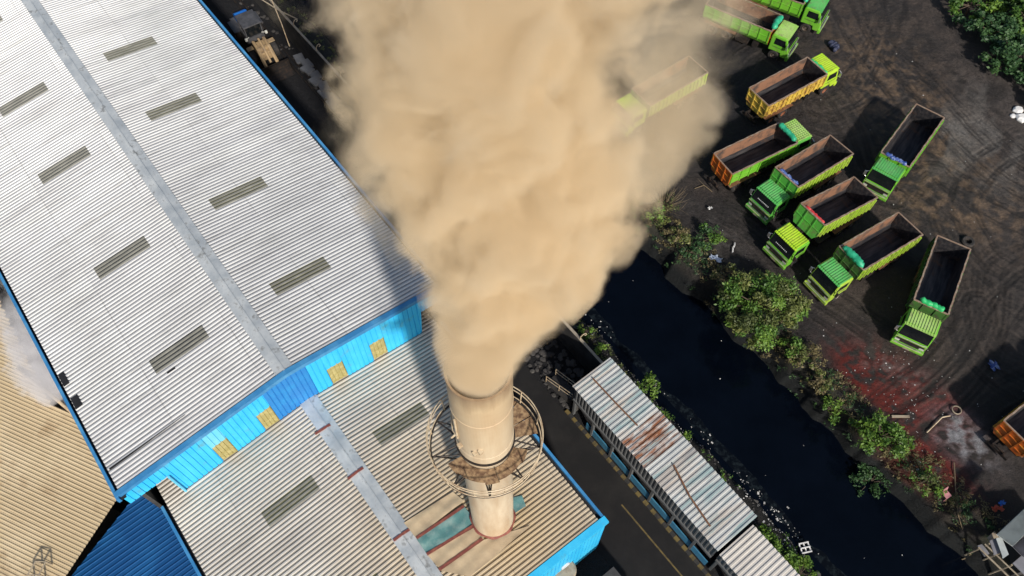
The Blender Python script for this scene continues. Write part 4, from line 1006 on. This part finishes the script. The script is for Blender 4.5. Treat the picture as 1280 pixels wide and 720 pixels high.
    for s in (-1, 1):
        mb = MB(); y = s * 1.1215; mb.add([(.35, y, 1.75), (1.45, y, 1.75), (1.32, y, 2.42), (.4, y, 2.42)], [(0, 1, 2, 3)]); mb.build('side_window', M['glass'], c)
        mb = MB(); mb.box(1.80, 1.875, s * .86 - .16, s * .86 + .16, .98, 1.16); mb.build('headlight', M['lamp'], c)
        mb = MB(); mb.box(1.6, 1.68, s * 1.33 - .09, s * 1.33 + .09, 1.75, 2.2); mb.tube([(1.62, s * 1.1, 2.35), (1.66, s * 1.33, 2.25)], .02, 5); mb.tube([(1.62, s * 1.1, 1.65), (1.66, s * 1.33, 1.75)], .02, 5); mb.build('mirror', M['chrome'] if s < 0 else M['dark_steel'], c)
        mb = MB(); mb.box(.3, 1.5, s * 1.1 - .03, s * 1.1 + .035, 1.45, 1.50); mb.build('door_trim', P_['dark'], c)
    mb = MB(); mb.box(1.862, 1.875, -.98, .98, 1.18, 1.42); mb.box(1.876, 1.885, -.68, .68, .95, 1.18)
    for i in range(3): mb.box(1.886, 1.905, -.62, .62, .98 + i * .07, 1.01 + i * .07)
    mb.build('grille', M['dark_steel'], c)
    mb = MB(); mb.extrude_y([(1.75, .45), (1.75, .86), (1.98, .86), (2.02, .62), (1.96, .45)], -1.15, 1.15); mb.build('bumper', P_[cab], c, bevel=.03)
    mb = MB(); mb.box(1.90, 2.0, -.95, .95, .862, .885); mb.tube([(1.87, -1.0, 1.62), (1.92, -.6, 1.60), (1.92, .6, 1.60), (1.87, 1.0, 1.62)], .02, 5); mb.build('wiper_bar', M['chrome'], c)
    mb = MB(); mb.box(2.02, 2.035, -.25, .25, .55, .68); mb.build('number_plate', M['timber'], c)
    mb = MB(); mb.box(1.99, 2.035, -1.12, 1.12, .80, .865); mb.box(1.862, 1.90, -1.1, 1.1, 1.44, 1.52); mb.build('front_trim', P_['pale'], c)
    if tarp:
        mb = MB(); M4 = t.matrix_world
        ca, sa = math.cos(R(tilt)), math.sin(R(tilt))
        def tp(x, y, z): X = x * ca - (z) * sa; Z = 1.1 + x * sa + z * ca; return (X, y, Z)
        x0, z0, r_ = tarp[1], tarp[2], tarp[3]
        crumple(mb, x0, x0, -tarp[4], tarp[4], 0, r_, rn)
        mb.v = [tp(x, y, z + z0) for x, y, z in mb.v]
        cs, sn = math.cos(R(yaw)), math.sin(R(yaw))
        o = mb.build('rolled_tarp', M[tarp[0]], loc=(px, py, 0), rotz=R(yaw), smooth=True)
        tag(o, tarp_label, 'tarp', 'tarps rolled up on the dump trucks')
    return t
L_ = 'dump truck'
# positions: rear hinge of the body on the ground, heading in degrees
dump_truck(34.22, 45.15, -129.2, 'lime dump truck pointing down-left, alone on the upper right, body almost to its cab', L=6.5, side='mid', front='mid', cab='mid', roof='teal_green', inner='box_in', tarp=('blue_tarp', 6.45, 1.85, .16, .85), tarp_label='crumpled blue and white tarp on the front of the upper right dump truck', total=8.6, seed=1)
dump_truck(32.42, 32.25, -121.0, 'lowest dump truck in the yard, pale green with shaded ribbed side', tilt=2.5, L=6.45, side='dark', front='dark', cab='mid', roof='pale', inner='box_in', tarp=('bright_green_tarp', 6.3, 1.9, .2, .8), tarp_label='bright green rolled tarp behind the pale ribbed cab, lowest truck', total=8.65, seed=2)  # shade on the ribbed sides is painted in as dark green
dump_truck(29.59, 33.95, -147.9, 'lime dump truck with teal rolled tarp, between lowest truck and red tarp truck', tilt=5.0, L=6.32, side='lime', front='dark', cab='lime', roof='bright' if False else 'teal_green', tarp=('green_tarp', 6.2, 1.95, .24, .95), tarp_label='teal green rolled tarp on the front edge of the second lowest dump truck', total=8.55, seed=3)
dump_truck(26.87, 37.25, -145.9, 'dump truck with red tarp in its raised body and yellow-green cab roof', tilt=13.0, L=6.45, side='lime', front='green', cab='mid', roof='yellow_green', tarp=('red_tarp', 6.15, 1.65, .13, .95), tarp_label='red rolled tarp just inside the raised dump body', total=8.5, visor='text', seed=4)
dump_truck(26.10, 41.59, -144.1, 'green dump truck with a blue tarp just inside the front of its body', tilt=6.4, L=6.5, side='lime', front='green', cab='green', roof='teal_green', tarp=('blue_tarp', 6.25, 1.7, .14, .9), tarp_label='blue tarp with a red end inside the body nearest the orange tailgate', total=8.55, visor='text', seed=5)
dump_truck(16.60, 39.86, 28.8, 'green dump truck with orange and yellow tailgate nearest the smoke and bushes', L=6.4, side='mid', front='mid', tail='orange', cab='green', roof='pale', style='panel', tarp=('green_tarp', 6.35, 1.95, .2, .95), tarp_label='pale teal rolled tarp above the truck with the orange tailgate', deck='grid', total=8.6, seed=6)
dump_truck(20.57, 46.87, 32.3, 'golden-sided rusty dump truck with yellow-green cab pointing right', L=6.5, side='gold', front='mid', tail='gold', cab='yellow_green', roof='yellow_green', style='grid', tarp=('bright_green_tarp', 6.75, 1.55, .22, .95), tarp_label='bright green tarp bundled between golden body and cab', rim='rim_red', total=8.65, seed=7)
hy = -34.0; hx, hyy = 22.94, 54.50
def rear(fx, fy, yaw, L=6.4, side=-1):
    c, s = math.cos(R(yaw)), math.sin(R(yaw)); return (fx - c * L + s * side * 1.2, fy - s * L - c * side * 1.2)
x_, y_ = rear(22.94, 54.50, hy)
dump_truck(x_, y_, hy, 'green dump truck half in smoke at the top, green rolled tarp, cab facing down-right', side='mid', front='orange', tail='mid', cab='mid', roof='pale', style='panel', tarp=('green_tarp', 6.3, 1.95, .26, .8), tarp_label='long green rolled tarp over the front of the truck half in smoke', total=8.5, seed=8)
x_, y_ = rear(26.4, 57.95, -31.5)
dump_truck(x_, y_, -31.5, 'green dump truck at the very top edge with rusty patch on its cab roof', side='mid', front='mid', tail='mid', cab='mid', roof='teal_green', style='panel', tarp=('green_tarp', 6.3, 1.9, .22, .8), tarp_label='green tarp on the truck at the top edge of the picture', total=8.6, seed=9)
c_, s_ = math.cos(R(-144.5)), math.sin(R(-144.5))
dump_truck(16.01, 50.66, -144.5, 'lime dump truck mostly hidden by the tan smoke, rear end showing', side='lime', front='mid', cab='yellow_green', roof='yellow_green', total=8.6, seed=10)
yw = 33.0; c_, s_ = math.cos(R(yw)), math.sin(R(yw))
dump_truck(31.71 + s_ * 1.2, 18.52 - c_ * 1.2, yw, 'dump truck cut off by the right edge with a rusty orange tailgate', side='yellow', front='mid', tail='orange', cab='mid', roof='mid', style='grid', seed=11)

# ------------------------------------------------------------------ wheel loader on the coal road
ld = empty('wheel_loader', at(327, 66, 0) , YA - .08, 'dusty wheel loader with blue rear hood and raised tan arms on the coal road', 'wheel loader')
mb = MB(); mb.box(-3.6, -.6, -.75, .75, .9, 1.6); mb.box(-4.0, -3.6, -1.0, 1.0, .8, 1.5); mb.build('rear_frame', M['loader_grey'], ld, bevel=.06)
mb = MB(); mb.extrude_y([(-3.7, 1.6), (-3.7, 2.1), (-3.2, 2.4), (-1.9, 2.45), (-1.9, 1.6)], -.6, .6); mb.build('hood', M['loader_blue'], ld, bevel=.08)
mb = MB(); mb.tube([(-1.7, .4, 2.4), (-1.7, .4, 3.0)], .08, 8); mb.build('exhaust', M['dark_steel'], ld)
mb = MB(); mb.box(-1.7, .1, -.8, .8, 1.6, 2.0); mb.box(-1.78, .2, -.85, .85, 3.2, 3.32)
for x in (-1.6, .0):
    for y in (-.74, .74): mb.box(x - .05, x + .05, y - .05, y + .05, 2.0, 3.2)
mb.build('cab', M['loader_grey'], ld, bevel=.03)
mb = MB(); mb.box(-1.54, -.06, -.7, .7, 2.02, 3.15); mb.build('cab_glass', M['glass'], ld)
mb = MB(); mb.box(.3, 2.0, -.55, .55, .8, 1.6)
for s in (-1, 1):
    mb.box(.6, 1.1, s * 1.0 - .3, s * 1.0 + .3, 1.62, 1.68)
mb.build('front_frame', M['loader_yellow'], ld, bevel=.05)
mb = MB()
for s in (-1, 1):
    mb.tube([(.6, s * .5, 2.0), (1.6, s * .5, 1.9), (2.6, s * .55, .9), (3.0, s * .55, .5)], [.14, .16, .16, .12], 6)
    mb.tube([(.5, s * .3, 1.4), (1.9, s * .45, 1.6)], .09, 8)
mb.tube([(.7, 0, 2.2), (1.7, 0, 1.9), (2.7, 0, 1.0)], .11, 8); mb.box(1.4, 1.7, -.6, .6, 1.65, 1.9)
mb.build('lift_arm', M['loader_yellow'], ld)
mb = MB()
pr = [(3.0, .15), (3.1, 1.1), (3.35, 1.25), (3.2, .9), (3.15, .25), (4.2, .1), (4.2, .05)]
mb.extrude_y(pr, -1.45, 1.45)
for s in (-1, 1): mb.add([(3.0, s * 1.45, .1), (3.1, s * 1.45, 1.2), (3.4, s * 1.45, 1.25), (4.2, s * 1.45, .08)], [(0, 1, 2, 3)])
mb.build('bucket', M['dark_steel'], ld)
for x in (-2.6, .9):
    for s in (-1, 1): wheel(ld, x, s * 1.05, .75, .5)
for s in (-1, 1):
    mb = MB(); mb.box(.25, .4, s * .95 - .1, s * .95 + .1, 2.1, 2.35); mb.tube([(.1, s * .6, 2.2), (.3, s * .95, 2.2)], .03, 5); mb.build('work_light', M['lamp'], ld)
for s in (-1, 1):
    mb = MB(); mb.box(-3.4, -1.7, s * 1.05 - .32, s * 1.05 + .32, 1.62, 1.68); mb.build('mudguard', M['loader_grey'], ld)

# ------------------------------------------------------------------ vegetation
def leaf_cloud(name, clumps, mat, parent=None, seed=0, size=.14, per=120, flat=.7, aspect=.5):
    """clumps: (x,y,z,r). Many small leaf faces on and in each clump."""
    rn = np.random.default_rng(seed); vs = []; sh = []
    for (x, y, z, r) in clumps:
        n = max(12, int(per * (r / .5) ** 2)); d = rn.normal(size=(n, 3)); d /= np.linalg.norm(d, axis=1)[:, None]
        rad = r * (rn.random(n) ** .45) * (1 + .35 * rn.normal(size=n) * .5); c = np.array([x, y, z]) + d * rad[:, None] * np.array([1, 1, flat])
        a = rn.normal(size=(n, 3)) * [1, 1, .5]; a /= np.linalg.norm(a, axis=1)[:, None]
        nn = d + rn.normal(size=(n, 3)) * .7 + [0, 0, .5]; b = np.cross(a, nn); b /= np.linalg.norm(b, axis=1)[:, None] + 1e-9
        s = size * rn.uniform(.55, 1.35, n)[:, None]
        q = np.stack([c - a * s, c - b * s * aspect, c + a * s, c + b * s * aspect], 1); vs.append(q.reshape(-1, 3))
        base = rn.random() * .62; k = np.clip(base + rn.random(n) * .45 - .05, 0, 1); sh.append(np.repeat(k, 4))
    co = np.concatenate(vs); fa = np.arange(len(co)).reshape(-1, 4)
    if parent: pass
    o = np_mesh(name, co, fa, mat); at_ = o.data.attributes.new('shade', 'FLOAT', 'POINT')
    s_ = np.concatenate(sh); at_.data.foreach_set('value', s_.astype(np.float32))
    if parent: o.parent = parent
    return o
def tree(name, P, h, rx, label, mat='leaf', seed=0, n=28, per=110, size=.13, cat='tree', group=None, mat2=None, ry=None):
    rn = random.Random(seed); ry = ry or rx
    t = empty(name, P, 0, label, cat, group)
    mb = MB(); cl = []
    for i in range(n):
        a = rn.uniform(0, 6.283); rr = math.sqrt(rn.random()); zz = h * rn.uniform(.35, .95) * (1 - .35 * rr)
        x, y = rx * rr * math.cos(a), ry * rr * math.sin(a); r_ = rn.uniform(.28, .62) * (min(rx, ry) / 2) ** .5
        cl.append((x, y, zz, r_))
    lean_ = (rn.uniform(-.2, .2), rn.uniform(-.2, .2))
    top = (lean_[0], lean_[1], h * .35)
    mb.tube([(0, 0, -.3), (lean_[0] * .5, lean_[1] * .5, h * .18), top], [.05 * h, .04 * h, .03 * h], 7)
    for (x, y, z, r_) in cl[:18]: mb.tube([top, (top[0] * .4 + x * .6 + rn.uniform(-.15, .15), top[1] * .4 + y * .6, (top[2] + z) * .5), (x, y, z)], [.02 * h, .013 * h, .004 * h], 5)
    mb.build('trunk', M['bark'], t)
    a, b_ = (cl, []) if not mat2 else (cl[::2], cl[1::2])
    o = leaf_cloud('crown', a, M[mat], t, seed, size, per)
    if b_: leaf_cloud('crown', b_, M[mat2], t, seed + 1, size, per)
    return t
def gp(px, py, z=0): P = at(px, py, z); return Vector((P.x, P.y, gz(P.dot(U), P.dot(V))))
tree('canal_tree', gp(945, 396), 3.4, 2.8, 'large bushy green tree overhanging the canal bank below the trucks', 'leaf', 11, 75, 150, .12, mat2='leaf_olive')
tree('canal_tree', gp(1044, 512), 1.9, 1.0, 'small tree with a bright top on the bank below the big bushy tree', 'leaf', 12, 16, 110, .1, mat2='leaf_bright')
tree('canal_tree', gp(1096, 552), 2.2, 1.5, 'middle-sized tree beside the red dirt, with bright leaf tips', 'leaf', 13, 30, 120, .11, mat2='leaf_bright')
tree('canal_tree', gp(1103, 590), 2.0, 1.4, 'rounded dark green tree leaning over the water below the red dirt', 'leaf_dark', 14, 28, 150, .1)
tree('canal_tree', gp(1152, 605), 1.6, 1.0, 'slim pale green tree beside the pink chair', 'leaf', 15, 16, 100, .1, mat2='leaf_olive')
def shrub(P, r, h, label, mat='leaf', seed=0, n=10, per=110, size=.1, mat2=None): return tree('shrub', P, h, r, label, mat, seed, n, per, size, 'shrub', 'shrubs along the canal banks', mat2)
shrub(gp(1066, 530), .7, 1.2, 'small green shrub between the bright-topped tree and the middle-sized tree', 'leaf', 37, 12, mat2='straw')
shrub(gp(845, 300), 1.0, 1.5, 'feathery olive shrub beside the bare twiggy bush', 'leaf_olive', 38, 16, mat2='straw')
shrub(gp(1020, 480), .8, 1.2, 'dry and green shrub above the bright-topped small tree', 'leaf_olive', 39, 14, mat2='straw')
shrub(gp(820, 278), .9, 1.4, 'green shrub under the bare twigs at the smoke edge', 'leaf', 21, 14, mat2='leaf_olive')
shrub(gp(885, 302), 1.1, 1.2, 'leafy shrub on the bank left of the blue-white rag', 'leaf', 22, 16, mat2='leaf_dark')
shrub(gp(862, 320), .8, .9, 'low dull green shrub between the two leafier ones near the rag', 'leaf_dark', 23, 12)
shrub(gp(905, 352), 1.0, 1.1, 'olive shrub just up the bank from the big tree', 'leaf_olive', 24, 14, mat2='straw')
shrub(gp(1002, 452), 1.1, 1.3, 'straw-tinted shrub just down the bank from the big tree', 'leaf_olive', 25, 16, mat2='straw')
shrub(gp(985, 440), .8, 1.0, 'small green shrub touching the big tree', 'leaf', 26, 10)
shrub(gp(1128, 556), .5, .8, 'tiny bright shrub on the red dirt', 'leaf_bright', 27, 6)
shrub(at(708, 392, 0), .75, 1.2, 'bright weedy shrub by the wall end nearest the plume', 'leaf_bright', 28, 11, 90)
shrub(at(733, 418, 0), .6, 1.0, 'bright weedy shrub halfway along the wall', 'leaf_bright', 29, 9, 90)
shrub(at(750, 438, 0), .45, .8, 'small bright weed where the wall meets the shed roof', 'leaf_bright', 30, 7, 90)
shrub(at(808, 484, 0.0), .8, 1.5, 'round bright green shrub beside the upper canal edge of the shed', 'leaf_bright', 31, 14, 110)
shrub(at(855, 545, 0), .35, .6, 'tiny green weed beside the middle of the shed', 'leaf_bright', 32, 5)
shrub(at(905, 598, 0), .35, .6, 'tiny green weed beside the lower half of the shed', 'leaf', 33, 5)
shrub(at(957, 680, 0), .9, 1.4, 'dense bright green shrub by the lower corner of the shed', 'leaf_bright', 34, 18, 130)
shrub(at(975, 702, 0), .9, 1.3, 'second dense bright shrub, lower and nearer the bottom edge', 'leaf_bright', 35, 16, 130)
shrub(at(1000, 716, 0), .8, 1.1, 'bright shrub cut by the bottom edge beside the canal litter', 'leaf', 36, 12, 130, mat2='leaf_bright')
# bare twiggy bush
tb = empty('bare_bush', gp(828, 262), 0, 'bare straw-coloured twiggy bush at the right edge of the smoke', 'bush')
rn = random.Random(8); mb = MB()
for i in range(110):
    a = rn.uniform(0, 6.28); l = rn.uniform(.9, 2.1); up = rn.uniform(.4, 1.2)
    p = [(rn.uniform(-.25, .25), rn.uniform(-.25, .25), 0)]
    for s in (.35, .7, 1): p.append((l * s * math.cos(a + s * rn.uniform(-.25, .25)), l * s * math.sin(a + s * rn.uniform(-.25, .25)), up * 1.6 * s))
    mb.tube(p, [.022, .016, .012, .005], 4)
mb.build('twigs', M['twig'], tb)
leaf_cloud('leaves', [(rn.uniform(-1, 1), rn.uniform(-1, 1), rn.uniform(.3, 1.3), .35) for _ in range(14)], M['leaf_olive'], tb, 5, .08, 50)
# wood in the top right corner: separate trees
rn = random.Random(44)
spots = [(1207, 18, 2.2, 2.8), (1236, 50, 2.4, 3.0), (1256, 88, 2.4, 3.0), (1285, 40, 2.4, 3.6), (1290, 110, 1.9, 2.6), (1255, 0, 2.2, 3.4), (1205, -20, 2.0, 3.0), (1300, 0, 2.5, 4.0), (1228, -15, 2.2, 3.2), (1310, 80, 2.3, 3.4), (1270, 20, 2.0, 3.8), (1320, 140, 2.2, 3.0)]
lb = ['tree on the left tip of the corner wood, touching the frame top', 'dark tree on the lower left flank of the corner wood', 'drooping blue-green tree lowest in the corner wood', 'bright crowned tree at the right edge in the corner wood', 'low dark tree at the right edge above the white rocks', 'tall tree at the top of the corner wood', 'tree past the top frame edge, leftmost in the wood', 'tallest tree past the right frame corner', 'dark tree past the top edge behind the left tip', 'dark tree past the right edge, mid height', 'light green tree in the centre of the corner wood', 'tree past the right edge beyond the white rocks']
for i, (x, y, r_, h_) in enumerate(spots):
    tree('wood_tree', gp(x, y), h_, r_, lb[i], 'leaf_dark' if i not in (3, 10) else 'leaf', 60 + i, 30, 110, .17, group='trees of the corner wood', mat2='leaf' if i % 3 == 0 else ('leaf_bright' if i in (3, 10) else None))
# rough growth on the banks (uncountable)
def band(u0, u1, v0, v1, n, mats, name, label, size=.09, hmax=.35, mask=None):
    rn = random.Random(n); cl = []
    for _ in range(n):
        u, v = rn.uniform(u0, u1), rn.uniform(v0, v1)
        if mask and rn.random() > mask(u, v): continue
        P = W(u, v, gz(u, v) + rn.uniform(.02, hmax)); cl.append((P.x, P.y, P.z, rn.uniform(.12, .34)))
    tag(leaf_cloud(name, cl, M[mats], None, n, size, 75, .5, .3), label, 'ground cover', kind='stuff')
band(-26, 9, 30.0, 32.6, 420, 'straw', 'dry_bank_grass', 'dry straw-coloured weeds matted along the far canal bank')
band(-26, 9, 29.7, 32.0, 330, 'leaf_dark', 'bank_weeds', 'dark green weeds along the far canal bank')
band(-23, -12, 19.2, 21.4, 60, 'leaf_olive', 'near_bank_weeds', 'scattered weeds on the near canal bank by the wall')
band(-72, -23, 19.0, 21.6, 260, 'leaf_olive', 'rough_bank_growth', 'rough olive growth outside the boundary wall at the top')
band(-12, 5, 18.9, 21.2, 70, 'leaf', 'shed_bank_weeds', 'scattered weeds on the narrow bank behind the shed')

# ------------------------------------------------------------------ litter and small things
def litter(name, label, n, pos, mat, smin=.02, smax=.07, seed=0):
    rn = random.Random(seed); mb = MB()
    for _ in range(n):
        u, v, z = pos(rn)
        if z is None: z = gz(u, v)
        s = rn.uniform(smin, smax) * (2.2 if rn.random() < .06 else 1); a = rn.uniform(0, 3.14); P = W(u, v, z + .012)
        M4 = Matrix.Translation(P) @ Matrix.Rotation(a, 4, 'Z') @ Matrix.Rotation(rn.uniform(-.5, .5), 4, 'X')
        mb.box(-s, s, -s * rn.uniform(.3, .9), s * rn.uniform(.3, .9), 0, s * .35, M=M4)
    tag(mb.build(name, mat), label, 'litter', kind='stuff')
def pos_px(x0, x1, y0, y1, z=0):
    def f(rn): P = at(rn.uniform(x0, x1), rn.uniform(y0, y1), z); return P.dot(U), P.dot(V), None
    return f
mlit = dirty('litter_white', (.5, .5, .5), (.35, .34, .32), 5, .6)
def f_red(rn):
    u, v = uv(rn.gauss(1110, 45), rn.gauss(500, 45), 0); return (u, max(v, 31), None)
litter('yard_litter', 'tiny pale scraps scattered over the red dirt', 170, f_red, mlit, .012, .04, 1)
litter('yard_scraps', 'tiny pale scraps scattered across the truck yard', 80, lambda rn: (lambda P: (P[0], max(P[1], 31.5), None))(uv(rn.uniform(860, 1280), rn.uniform(20, 620), 0)), mlit, .012, .045, 2)
litter('canal_litter', 'pale rubbish floating along the near canal edge', 110, lambda rn: (lambda u: (u, 22.1 + abs(rn.gauss(0, .35)), -1.985))(rn.choice((-21, -18, -12, -8, -3.5, -1, 0, 1.5)) + rn.gauss(0, .8)), mlit, .015, .05, 3)
litter('bank_rubbish', 'pale rubbish on the narrow bank behind the shed', 170, lambda rn: (lambda u: (u, rn.uniform(20.0, 22.2), None))(rn.choice((-21, -18, -12, -8, -3.5, -1, 0, 1.5)) + rn.gauss(0, 1)), mlit, .015, .06, 4)
litter('dark_rubbish', 'dark soaked rubbish on the near canal bank', 420, lambda rn: (rn.uniform(-22, 5), rn.uniform(19.8, 22.4), None), M['wall_dark'], .03, .10, 6)
litter('drift_scraps', 'few pale specks drifting on the black water', 9, lambda rn: (rn.uniform(-20, 8), rn.uniform(23, 29), -1.985), mlit, .02, .04, 5)
mb = MB(); P = at(1210, 302, .2)
mb.lathe([(.24, .02), (.42, .0), (.5, .08), (.5, .2), (.42, .27), (.26, .24), (.24, .02)], 24); tag(mb.build('old_tyre', M['rubber'], loc=(P.x, P.y, gz(P.dot(U), P.dot(V)))), 'old black tyre lying flat by the rear corner of the lowest truck', 'tyre')
for k_, (x, y, s, nm) in enumerate(((1272, 138, .5, 'topmost whitish boulder at the right edge below the corner wood'), (1277, 148, .62, 'largest whitish boulder at the right edge, lowest of the pile'), (1266, 145, .3, 'small whitish rock on the left of the boulder pile'))):
    mb = MB(); P = gp(x, y); chunk(mb, (0, 0, 0), s, random.Random(k_), .8); tag(mb.build('boulder', M['white'], loc=P, bevel=.05), nm, 'boulder', 'whitish boulders at the right edge')
mb = MB(); rn = random.Random(2)
crumple(mb, -.2, .2, -.55, .55, .25, .26, rn); crumple(mb, .1, .5, -.4, .45, .22, .22, rn); tag(mb.build('cloth_bundle', M['dark_cloth'], loc=gp(1040, 60), rotz=.4, smooth=True), 'dark blue bundle of cloth on the ground ahead of the golden truck', 'bundle')
def rag(name, px, mat, label, seed, sx=.5, sy=.25, rz=0):
    rn = random.Random(seed); P = gp(*px); mb = MB(); nx, ny = 10, 6; vs = []
    for i in range(nx + 1):
        for j in range(ny + 1): vs.append((-sx + 2 * sx * i / nx + rn.uniform(-.06, .06), -sy * (1 + .5 * math.sin(i)) + 2 * sy * j / ny, .06 + rn.uniform(0, .10)))
    mb.add(vs, [(i * (ny + 1) + j, (i + 1) * (ny + 1) + j, (i + 1) * (ny + 1) + j + 1, i * (ny + 1) + j + 1) for i in range(nx) for j in range(ny)])
    tag(mb.build(name, M[mat], loc=P + Vector((0, 0, .12)), rotz=rz, smooth=True), label, 'cloth')
rag('rag', (893, 327), 'pale_cloth', 'pale blue-white rag on the weedy bank above the big tree', 4, .45, .22, -.5)
rag('rag', (916, 312), 'white', 'thin white strip of cloth on the dirt right of the bank shrubs', 5, .5, .05, 1.2)
rag('cloth', (1244, 637), 'orange_cloth', 'orange cloth on the dark dirt near the corner hut', 6, .38, .16, .1)
rag('cloth', (1250, 630), 'loader_blue', 'small blue cloth touching the orange one', 7, .2, .12, .3)
rag('rag', (1240, 458), 'blue_tarp', 'small dark blue scrap on the dirt at the right', 8, .3, .3, .3)
rag('rag', (887, 262), 'white', 'small white scrap on the dirt near the smoke edge', 9, .16, .1, .3)
mb = MB(); mb.box(-.6, .6, -.08, .08, 0, .09); tag(mb.build('plank', M['timber'], loc=gp(1124, 522) + Vector((0, 0, .03)), rotz=-.02), 'short pale plank lying across the red dirt', 'plank')
mb = MB(); A = gp(1158, 541); B = gp(1176, 523); Cc = gp(1186, 521); mb.tube([A + Vector((0, 0, .08)), B + Vector((0, 0, .15)), Cc + Vector((0, 0, .08))], .045, 6); tag(mb.build('bent_pipe', M['rail']), 'bent pale pipe on the ground beside the ash patch', 'pipe')
mb = MB(); mb.lathe([(.28, .0), (.33, .03), (.33, .08), (.28, .1), (.26, .05), (.28, 0)], 20); tag(mb.build('hoop', M['timber'], loc=gp(1194, 514) + Vector((0, 0, .03))), 'thin ring lying on the dirt above the ash patch', 'ring')
ch = empty('plastic_chair', gp(1177, 622), .5, 'pink plastic chair standing at the bank end beside the slim tree', 'chair')
mb = MB(); mb.box(-.22, .22, -.22, .22, .42, .45); mb.build('seat', M['pink'], ch, bevel=.02)
mb = MB(); mb.add([(-.22, .2, .45), (.22, .2, .45), (.2, .3, .85), (-.2, .3, .85), (-.22, .24, .45), (.22, .24, .45), (.2, .34, .85), (-.2, .34, .85)], [(0, 1, 2, 3), (7, 6, 5, 4), (3, 2, 6, 7), (0, 3, 7, 4), (1, 5, 6, 2)]); mb.build('backrest', M['pink'], ch)
for x in (-.2, .2):
    for y in (-.2, .2): mb = MB(); mb.tube([(x, y, .42), (x * 1.15, y * 1.15, 0)], .025, 6); mb.build('leg', M['pink'], ch)
# white crate frames at the canal edge
fr = empty('crate_frame', at(1006, 685, -1.75), .2, 'white open crate frame stranded at the canal edge', 'crate')
mb = MB()
for x in (-.3, 0, .3): mb.box(x - .04, x + .04, -.3, .3, 0, .08)
for y in (-.3, 0, .3): mb.box(-.34, .34, y - .04, y + .04, .081, .15)
mb.build('slats', M['white'], fr)
mb = MB(); P = at(1003, 703, -1.8); mb.tube([(-.3, -.2, .1), (0, .1, .15), (.2, .5, .1), (.0, .1, .15), (.35, -.1, .1)], .05, 6); tag(mb.build('forked_stick', M['white'], loc=P), 'forked white stick just below the crate frame', 'stick')
rn = random.Random(17)
def branch(name, pts, label, r=.04):
    mb = MB(); Q = [gp(*p) + Vector((0, 0, .12)) for p in pts]; mb.tube(Q, [r * (1 - .15 * i) for i in range(len(Q))], 5)
    for i in range(1, len(Q) - 1):
        for s in (-1, 1): mb.tube([Q[i], Q[i] + Vector((rn.uniform(-.5, .5), s * rn.uniform(.2, .6), .1))], [r * .5, r * .2], 4)
    tag(mb.build(name, M['twig']), label, 'branch')
branch('branch', [(1190, 580), (1190, 615), (1194, 645), (1204, 662)], 'long thin dry branch on the dirt left of the orange cloth')
branch('branch', [(1224, 690), (1210, 693), (1195, 697), (1180, 706)], 'pale branch sticking out over the water from the corner hut', .05)
branch('branch', [(890, 240), (880, 232), (868, 236)], 'small dry branch beside the bare bush')

# ------------------------------------------------------------------ hut in the bottom right corner
hut = empty('corner_hut', at(1262, 690, 0), 0, 'makeshift hut with pale ribbed sheets and loose boards in the bottom right corner', 'hut')
O = hut.location
def sheet(name, px, z, mat, dz=None, ribs=True):
    c = [at(x, y, z + (dz[i] if dz else 0)) - O for i, (x, y) in enumerate(px)]; mb = MB(); n = 26 if ribs else 1; vs = []
    for i in range(n * 2 + 1):
        t_ = i / (n * 2); a = c[0].lerp(c[3], t_); b_ = c[1].lerp(c[2], t_); h = .05 if (i % 2 and ribs) else 0
        vs += [a + Vector((0, 0, h)), b_ + Vector((0, 0, h))]
    mb.add(vs, [(2 * i, 2 * i + 1, 2 * i + 3, 2 * i + 2) for i in range(n * 2)])
    vs2 = [v_ - Vector((0, 0, .06)) for v_ in (c[0], c[1], c[2], c[3])]; mb.add(vs2, [(0, 1, 2, 3)])
    mb.build(name, M[mat], hut)
sheet('roof_sheet', [(1246, 668), (1292, 625), (1310, 640), (1266, 683)], 3.0, 'hut_white')
sheet('roof_sheet', [(1266, 683), (1300, 655), (1312, 672), (1280, 697)], 2.8, 'hut_grey')
sheet('roof_board', [(1237, 676), (1246, 672), (1252, 690), (1243, 694)], 2.5, 'hut_grey', ribs=False)
sheet('roof_board', [(1245, 673), (1252, 671), (1261, 693), (1254, 698)], 2.75, 'hut_white', ribs=False)
sheet('roof_board', [(1266, 704), (1280, 692), (1300, 712), (1284, 722)], 2.4, 'hut_grey', ribs=False)
sheet('roof_board', [(1234, 672), (1243, 664), (1250, 674), (1241, 682)], 2.2, 'timber', ribs=False)
mb = MB(); mb.tube([at(1223, 684, 1.2) - O, at(1262, 722, 1.2) - O], .06, 6); mb.tube([at(1231, 680, 1.5) - O, at(1275, 722, 1.5) - O], .05, 6); mb.build('pole', M['timber'], hut)
mb = MB(); c = at(1270, 690, 1.2) - O
mb.box(-.3, 2.6, -1.4, 1.4, -.2, 2.1); mb.build('wall', M['wall_dark'], hut)
mb = MB()
for x, y in ((1223, 686), (1238, 696), (1250, 712)):
    P = at(x, y, 0) - O; mb.tube([(P.x, P.y, -2.2), (P.x, P.y, 1.4)], .06, 6)
mb.build('stilt', M['timber'], hut)
mb = MB(); pp = [at(x, y, 1.0) - O for x, y in ((1222, 682), (1228, 680), (1237, 692), (1231, 696))]; mb.add([*pp, *[p - Vector((0, 0, .1)) for p in pp]], [(0, 1, 2, 3), (0, 4, 5, 1), (1, 5, 6, 2), (2, 6, 7, 3), (3, 7, 4, 0)]); mb.build('deck_board', M['hut_grey'], hut)
